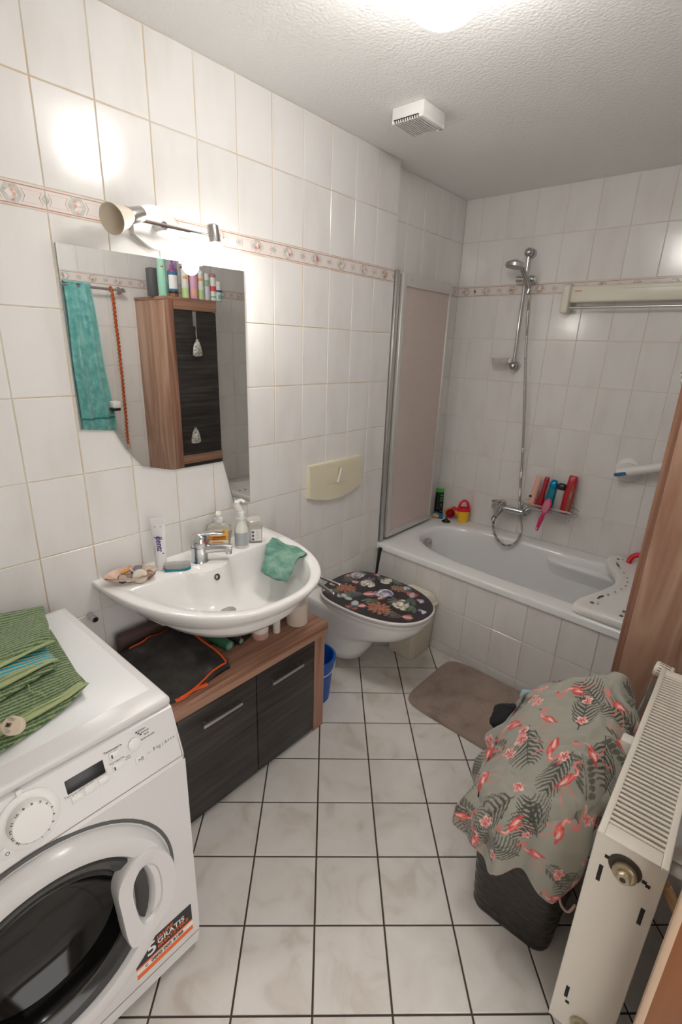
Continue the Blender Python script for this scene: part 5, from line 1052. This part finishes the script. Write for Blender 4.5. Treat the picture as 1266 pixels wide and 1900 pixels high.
b = B(); b.box(1.655, 1.70, .960, 1.020, 1.205, 1.222, .004); part('bracket', b, BLACKP, ms); b = B(); b.box(1.64, 1.70, .965, 1.018, 1.223, 1.268, .008, 3); part('soap', b, mc('soap white', (.80, .79, .76), .4), ms)
b = B(); b.cyl((1.70, .99, 1.213), (X_R, .99, 1.213), .006, 10); part('arm', b, STEEL, ms)
kc = thing('crochet_cord', 'rust orange knitted cord hanging from the towel rail seen in the mirror', 'cord', (X_R-.07, 1.075, 1.95))
b = B()
n = 260; b.tube([(X_R-.085+.003*math.sin(i*.9), 1.072+.007*math.sin(i*.012)+.003*math.cos(i*.9), 1.952-.985*i/n) for i in range(n+1)], lambda s: .0085-.001*s+.0015*math.sin(s*260), 8)
part('knitted_cord', b, mat('rust wool', (.50, .10, .025), .95, bump=(300, 1, .004)), kc)
b = B(); b.tube([(X_R-.070+.0135*math.cos(t), 1.072, 1.955+.0135*math.sin(t)) for t in [2*PI*i/16 for i in range(16)]], .006, 8, closed=True); part('loop', b, mat('rust wool', (.50, .10, .025), .95), kc)
b = B(); b.lathe([(.006, 0), (.009, -.02), (.008, -.045), (.0, -.05)], (X_R-.085, 1.076, .975), seg=12); part('bead', b, mc('pale bead', (.62, .40, .28), .4), kc)

# ------------------------------------------------------------ radiator
rd = thing('radiator', 'cream panel radiator with slotted top grille along the right wall', 'radiator', (1.62, .74, .15))
QX0, QX1, QY0, QY1, QZ0, QZ1 = 1.562, 1.686, .375, 1.105, .155, .750
b = B()
b.box(QX0, QX1, QY0, QY0+.004, QZ0, QZ1-.006, .0015); part('end_cover', b, RADW, rd)
b = B(); b.box(QX0, QX1, QY1-.004, QY1, QZ0, QZ1-.006, .0015); part('end_cover', b, RADW, rd)
b = B(); b.box(QX0-.001, QX0+.010, QY0+.003, QY1-.003, QZ0, QZ1-.003, .003); part('front_panel', b, RADW, rd)
b = B(); b.box(QX1-.010, QX1+.001, QY0+.003, QY1-.003, QZ0, QZ1-.003, .003); part('back_panel', b, RADW, rd)
b = B(); b.box(QX0+.052, QX0+.062, QY0+.03, QY1-.03, QZ0+.02, QZ1-.06); part('inner_convector', b, mc('radiator inside', (.16, .14, .12), .6), rd)
for x0, x1, y0, y1 in ((QX0, QX0+.013, QY0, QY1), (QX1-.013, QX1, QY0, QY1), (QX0+.0125, QX1-.0125, QY0, QY0+.036), (QX0+.0125, QX1-.0125, QY1-.036, QY1)):
    b = B(); b.box(x0, x1, y0, y1, QZ1-.010, QZ1, .0025); part('grille_border', b, RADW, rd)
ns = 46; sl = None
for i in range(ns):
    y = QY0+.0425+(QY1-QY0-.085)*i/(ns-1)
    if sl is None:
        b = B(); b.box(QX0+.012, QX1-.012, y-.0040, y+.0040, QZ1-.013, QZ1-.001, .001, 1); sl = part('grille_slat', b, RADW, rd); sy0 = y
    else:
        o = sl.copy(); COL.objects.link(o); o.parent = rd; o.location = (0, y-sy0, 0)
b = B(); b.lathe([(.030, .001), (.028, .004), (.024, .002)], (1.622, QY0, .698), (0, -1, 0), 32); part('port_recess', b, mc('port shade', (.055, .045, .035), .5), rd)
b = B(); b.lathe([(.022, 0), (.022, .010), (.019, .012), (.013, .012), (.013, .020), (.011, .023), (.006, .023)], (1.624, QY0-.001, .692), (0, -1, 0), 32); part('vent_plug', b, mat('brass nickel', (.45, .38, .26), .3, .6), rd)
b = B(); b.cyl((1.624, QY0-.024, .692), (1.624, QY0-.0245, .692), .0055, 16); part('vent_screw', b, BLACKP, rd)
b = B(); b.lathe([(.026, .001), (.025, .006), (.018, .006), (.012, .016), (.0, .018)], (1.632, QY0, .195), (0, -1, 0), 28); part('lower_plug', b, mat('brass nickel', (.45, .38, .26), .3, .6), rd)
SLOT = mc('slot black', (.008, .008, .008), .7)
for x, z0, z1 in ((1.584, .628, .672), (1.668, .585, .630), (1.586, .248, .285)):
    b = B(); b.box(x-.0038, x+.0038, QY0-.0008, QY0+.002, z0, z1, .0003); part('slot', b, SLOT, rd)
for x, z in ((1.589, .700), (1.596, .6995), (1.657, .693), (1.664, .688), (1.592, .236)):
    b = B(); b.box(x-.004, x+.004, QY0-.0008, QY0+.002, z-.004, z+.004); part('clip_hole', b, SLOT if x != 1.596 else RADW, rd)
b = B(); b.lathe([(.018, 0), (.024, .004), (.0255, .045), (.022, .052), (.0, .054)], (1.594, 1.128, .722), (-.93, .06, .08), 28); th = part('thermostat', b, RADW, rd)
for i in range(18):
    a = 2*PI*i/18; d = Vector((-.93, .06, .08)).normalized(); u = d.cross(Vector((0, 0, 1))).normalized(); w = u.cross(d); c = Vector((1.594, 1.128, .722))+(u*math.cos(a)+w*math.sin(a))*.0250
    b = B(); b.tube([c+d*.012, c+d*.043], .0016, 6); part('grip_slot', b, mc('slot brown', (.20, .16, .11), .6), th)
b = B(); b.cyl((1.594, 1.128, .722), (1.640, 1.125, .718), .016, 18); b.cyl((1.640, 1.125, .718), (1.640, 1.10, .715), .012, 14); part('valve', b, mc('valve black', (.03, .03, .03), .35), rd)
b = B(); b.cyl((1.64, 1.125, .70), (1.64, 1.125, .0), .009, 14); part('pipe', b, RADW, rd)
for y in (.50, .95): b = B(); b.box(1.68, X_R, y, y+.04, .62, .66, .003); part('wall_bracket', b, STEEL, rd)
b = B(); b.tube([(1.69, .43, .66), (1.73, .43, .60), (1.745, .44, .35), (1.745, .45, .0)], .011, 12); part('return_pipe', b, mc('pipe copper tan', (.42, .24, .11), .4), rd)

# ------------------------------------------------------------ laundry basket and laundry
lb = thing('laundry_basket', 'dark brown woven-look laundry basket heaped with clothes beside the radiator', 'laundry basket', (1.385, .79, 0))
def lbr(z, k=0.0):
    s = z/.56; return rr(.118+.022*s+k, .205+.030*s+k, z, .045, 10)
nx = 44; NZ = 80; rs = []
for j in range(NZ+1):
    z = .37*j/NZ; base = rr(.118+.016*z/.37, .205+.024*z/.37, z, .045, 12); base2 = []
    for a, c in zip(base, base[1:]+base[:1]):
        L = math.hypot(c[0]-a[0], c[1]-a[1]); m = max(1, int(L/.006))
        for i in range(m): base2.append((a[0]+(c[0]-a[0])*i/m, a[1]+(c[1]-a[1])*i/m, z))
    rs.append(base2)
n0 = min(len(r) for r in rs)
def resample3(r, n):
    P = [Vector(p) for p in r]+[Vector(r[0])]; L = [0]
    for a, c in zip(P, P[1:]): L.append(L[-1]+(c-a).length)
    out = []; k = 0
    for i in range(n):
        d = L[-1]*i/n
        while L[k+1] < d: k += 1
        out.append(P[k].lerp(P[k+1], (d-L[k])/max(1e-9, L[k+1]-L[k])))
    return out
NP = 220; rr_ = []
for j, r in enumerate(rs):
    P = resample3(r, NP); q = []
    for i, p in enumerate(P):
        row = j//5; ph = (i/10+.5*(row % 2)); h = .0028*abs(math.sin(PI*ph))*abs(math.sin(PI*(j % 5)/5)); nn = Vector((p.x, p.y*.6, 0)).normalized(); q.append(p+nn*h)
    rr_.append(q)
b = B(); b.rings(rr_, capb=False); part('basket_wall', b, mat('dark basket plastic', (.022, .018, .016), .38), lb, True, 60)
b = B(); b.rings([rr(.133, .228, .345, .045, 12), rr(.139, .234, .348, .05, 12), rr(.139, .234, .366, .05, 12), rr(.129, .224, .366, .045, 12), rr(.127, .222, .345, .04, 12)], capa=False, capb=False); part('rim', b, mat('dark basket plastic', (.022, .018, .016), .38), lb, True, 50)
b = B(); b.rings([rr(.12, .21, .30, .045), rr(.10, .19, .35, .045), rr(.05, .1, .365, .04)]); part('laundry_fill', b, mat('dark laundry', (.03, .028, .035), .95), lb, True)

CL = thing('flamingo_blanket', 'grey green jersey blanket with flamingo and fern print heaped over the laundry basket', 'blanket', (1.38, .80, .60))
cx0, cy0 = 1.375, .80
def top_z(x, y):
    z = .738-.38*max(0, .97-y)-.62*max(0, 1.46-x)-.35*max(0, x-1.50)-1.2*max(0, y-1.02)
    return z
def edge_r(t):
    c, s = math.cos(t), math.sin(t); hx = .168 if c < 0 else .165; hy = .262
    return (abs(c/hx)**3+abs(s/hy)**3)**(-1/3)
def angw(t, t0, w):
    d = (t-t0+PI) % (2*PI)-PI; return math.exp(-(d/w)**2)
def hemlen(t):
    # how far the cloth hangs below the fold, by direction: long point toward the room corner of the radiator
    return .09+.155*max(0, 1-abs((t-math.radians(-66)+PI) % (2*PI)-PI)/.50)+.085*angw(t, math.radians(-100), .30)+.075*angw(t, math.radians(-150), .35)+.012*math.sin(14*t)
def cloth(t, rho):
    re = edge_r(t); H = hemlen(t); tot = re+H; d = rho*tot; c, s = math.cos(t), math.sin(t)
    fold = math.sin(11*t+1.0)*.5+math.sin(19*t+.5+math.sin(3*t))*.32+math.sin(6*t+2)*.35
    if d < re:
        r = d; k = d/re; x, y = cx0+c*r, cy0+s*r; z = top_z(x, y)-.045*k**5
        z += (.015*math.sin(22*(x-.3*y)+4*math.sin(9*y))+.006*math.sin(30*(x*.6+y)+2*math.sin(13*x)))*(.4+.6*k)
        z += .007*fold*max(0, k-.5)*2+.005*math.sin(47*x+9*math.sin(21*y))*math.sin(39*y+5*math.sin(17*x))
    else:
        e = d-re; k = e/H; q_ = 1-math.exp(-e/.032); r = re+.032*q_+fold*.032*min(1, e/.07)+.006*k*angw(t, math.radians(-150), .6)
        xe, ye = cx0+c*re, cy0+s*re; x, y = cx0+c*r, cy0+s*r
        z = top_z(xe, ye)-.045-e*.95+.007*fold*max(0, 1-e/.05)
    return (min(x, 1.556) if y > QY0-.01 else x, y, z)
NT_, NR_ = 620, 300
b = B(); 
vs = np.array([[cloth(2*PI*i/NT_, max(.002, j/NR_)) for i in range(NT_)] for j in range(NR_+1)])
uv = np.array([[((edge_r(2*PI*i/NT_)+hemlen(2*PI*i/NT_))*j/NR_*math.cos(2*PI*i/NT_), (edge_r(2*PI*i/NT_)+hemlen(2*PI*i/NT_))*j/NR_*math.sin(2*PI*i/NT_)) for i in range(NT_)] for j in range(NR_+1)])
idx = np.arange(NT_*(NR_+1)).reshape(NR_+1, NT_); q = np.stack([idx[:-1], idx[1:], np.roll(idx, -1, 1)[1:], np.roll(idx, -1, 1)[:-1]], -1).reshape(-1, 4)
me = bpy.data.meshes.new('blanket_cloth'); me.from_pydata((vs.reshape(-1, 3)-np.array(CL.location)).tolist(), [], q.tolist())
b.bm.free()
CLM = mat('flamingo jersey', (.25, .25, .2), .85, attr='print', bump=(180, .25, .002), sheen=.25)
finish(me, CLM, 180); ob = bpy.data.objects.new('blanket_cloth', me); COL.objects.link(ob); ob.parent = CL
so = ob.modifiers.new('thick', 'SOLIDIFY'); so.thickness = .003; so.offset = -1
RED1, RED2, PNK = (.62, .085, .075), (.78, .20, .17), (.84, .56, .52); LFD = (.070, .072, .058); LFM = (.125, .125, .10)
def flamingo(ox, oy, an, sc, mirror=1):
    m = lambda P: xf([(x*mirror, y) for x, y in P], ox, oy, an, sc)
    E = [('s', m([(-.004, -.008), (-.010, -.034), (-.004, -.058)]), .0016*sc, .0011*sc, RED2), ('s', m([(.006, -.008), (.014, -.030), (.030, -.040)]), .0016*sc, .0011*sc, RED2)]
    bx = m([(0, 0)])[0]; E += [('e', bx[0], bx[1], .022*sc, .0125*sc, an+mirror*.25, RED1)]
    for q, c in (((-.004, .003), RED2), ((.006, -.003), RED2), ((-.008, -.003), PNK)): p = m([q])[0]; E.append(('e', p[0], p[1], .011*sc, .004*sc, an+mirror*.5, c))
    tl = m([(-.024, -.006)])[0]; E.append(('e', tl[0], tl[1], .009*sc, .004*sc, an+mirror*.6, RED1))
    E += [('s', m([(.016, .006), (.027, .014), (.026, .026), (.016, .034), (.018, .046), (.028, .050), (.034, .045)]), .0042*sc, .0026*sc, RED2), ('s', m([(.018, .007), (.026, .014), (.0255, .024)]), .0018*sc, .0012*sc, PNK)]
    hd = m([(.033, .0455)])[0]; E.append(('e', hd[0], hd[1], .0045*sc, .0035*sc, an, RED1)); E.append(('s', m([(.036, .043), (.039, .036)]), .002*sc, .001*sc, (.05, .03, .03)))
    return E
def hib(ox, oy, r, a0=0):
    E = []
    for k in range(5):
        a = a0+2*PI*k/5; E.append(('e', ox+r*.55*math.cos(a), oy+r*.55*math.sin(a), r*.52, r*.36, a, PNK if k % 2 else (.78, .36, .33))); E.append(('e', ox+r*.36*math.cos(a), oy+r*.36*math.sin(a), r*.30, r*.12, a, RED1))
    E.append(('e', ox, oy, r*.2, r*.2, 0, RED1)); return E
def fern(ox, oy, an, L, sc=1.0, n=9, w=.45, col=LFD, fat=.0040):
    tipc = xf([(i/10*L, .12*L*(i/10)**2) for i in range(11)], ox, oy, an, 1); E = [('s', tipc, .0016, .0008, col)]
    for k in range(1, n+1):
        f = k/(n+1); x0, y0 = L*f, .12*L*f*f; l = L*w*(math.sin(PI*(.15+.8*f)))
        for s in (-1, 1):
            E.append(('s', xf([(x0, y0), (x0+l*.35, y0+s*l*.55), (x0+l*.75, y0+s*l*.85)], ox, oy, an, 1), fat*.9, .0008, col))
    return E
def sprig(ox, oy, an, L, col=LFM):
    E = [('s', xf([(0, 0), (L, .05*L)], ox, oy, an, 1), .0014, .0008, col)]
    for k in range(6):
        f = (k+1)/7
        for s in (-1, 1): p = xf([(L*f+.02*L, s*L*.17)], ox, oy, an, 1)[0]; E.append(('e', p[0], p[1], L*.15, L*.045, an+s*.75, col))
    return E
rf = random.Random(21); EL = []
FL, FE = [], []
for gy in range(9):
    for gx in range(7):
        x = -.285+.096*gx+(.048 if gy % 2 else 0)+rf.uniform(-.014, .014); y = -.47+.096*gy+rf.uniform(-.014, .014); tt = (gx+2*gy+(gy//3)) % 5
        if tt in (0, 3): FE += fern(x-.03, y-.02, rf.random()*6.3, rf.uniform(.09, .12), n=9, fat=.0029); FL += flamingo(x+.012, y+.012, rf.uniform(-2.2, 2.2), rf.uniform(.85, 1.0), rf.choice((-1, 1)))
        elif tt == 1: FE += sprig(x-.03, y, rf.random()*6.3, rf.uniform(.08, .10)); FL += [q for d in range(3) for q in hib(x+rf.uniform(-.022, .022), y+rf.uniform(-.022, .022), rf.uniform(.013, .017), rf.random()*6)]
        elif tt == 2: FL += flamingo(x, y, rf.uniform(-2.5, 2.5), rf.uniform(.85, 1.0), rf.choice((-1, 1)))+hib(x+.038, y-.03, .014, rf.random()*6)
        else: FE += fern(x, y-.03, rf.random()*6.3, rf.uniform(.09, .12), n=9, fat=.0029); FL += hib(x, y, .016, rf.random()*6)
EL = FE+FL
Cc = paint(uv[..., 0].ravel(), uv[..., 1].ravel(), (.34, .335, .285), EL); setcol(me, Cc)
def lump(name, label, cat, c, r, m, sx, sy, sz, seed):
    rq = random.Random(seed); ph = [rq.random()*6 for _ in range(6)]; o = thing(name, label, cat, c); rs = []
    for i in range(19):
        a = PI*i/18; ring_ = []
        for k in range(36):
            t = 2*PI*k/36; q = 1+.10*math.sin(3*t+ph[0]+2*a)+.07*math.sin(5*t+ph[1]-3*a)+.05*math.sin(9*t+ph[2]+5*a)
            ring_.append((c[0]+r*sx*q*max(.001, math.sin(a))*math.cos(t), c[1]+r*sy*q*max(.001, math.sin(a))*math.sin(t), c[2]-r*sz*math.cos(a)*(1+.06*math.sin(4*t+ph[3]))))
        rs.append(ring_)
    b = B(); b.rings(rs); part('cloth', b, m, o, smooth=80); return o
lump('black_garment', 'black crumpled garment spilling over the far left of the laundry basket', 'clothing', (1.195, .93, .44), .062, mat('black jersey', (.010, .010, .014), .9), 1.0, 1.1, .8, 1)
lump('light_blue_garment', 'light blue garment showing at the back left of the laundry heap', 'clothing', (1.228, 1.025, .495), .036, mat('light blue cotton', (.28, .46, .56), .85), 1.2, .8, .7, 2)
b = B(); b.grid(lambda u, v: (1.556+.006*math.sin(5*v), .93+.09*u+.012*math.sin(6*v), .735-.19*v+.012*math.sin(7*u)), 16, 24); b.grid(lambda u, v: (1.540+.008*math.sin(5*v+1), .95+.09*u+.012*math.sin(6*v+.7), .745-.20*v), 16, 24)
single('striped_garment', 'light blue and tan striped garment hanging between blanket and radiator', 'clothing', b, mat('blue tan stripes', (.3, .45, .5), .85, stripes=('Z', 5, (.26, .47, .55), (.60, .38, .27)), dist=.6), (1.55, .98, .60), smooth=80)
b = B(); b.box(1.527, 1.557, .81, .85, .55, .655, .006); single('white_carton', 'white carton corner tucked between the blanket and the radiator', 'box', b, mc('carton white', (.74, .71, .68), .6), (1.54, .83, .55))
b = B(); b.tube(spline([(1.290, .575, .385), (1.284, .560, .345), (1.286, .552, .310), (1.295, .548, .290)], 6), lambda s: .022-.006*s, 14); single('brown_sleeve', 'brown and grey knitted cuff hanging out of the basket under the blanket hem', 'clothing', b, mat('brown knit', (.20, .13, .095), .95, stripes=('Z', 22, (.24, .15, .11), (.12, .10, .10)), dist=.5), (1.29, .56, .33), smooth=80)
lump('navy_garment', 'dark navy garment bulging from the basket rim at the left under the blanket', 'clothing', (1.262, .625, .405), .042, mat('navy jersey', (.012, .011, .018), .9), .9, .9, 1.2, 5)
b = B(); b.tube(spline([(1.50, .545, .34), (1.515, .535, .30), (1.535, .54, .285), (1.545, .55, .31)], 6), .0035, 8); single('pink_strap', 'pale pink looped strap hanging out below the blanket point', 'strap', b, mc('pale pink strap', (.58, .40, .38), .7), (1.52, .54, .30))
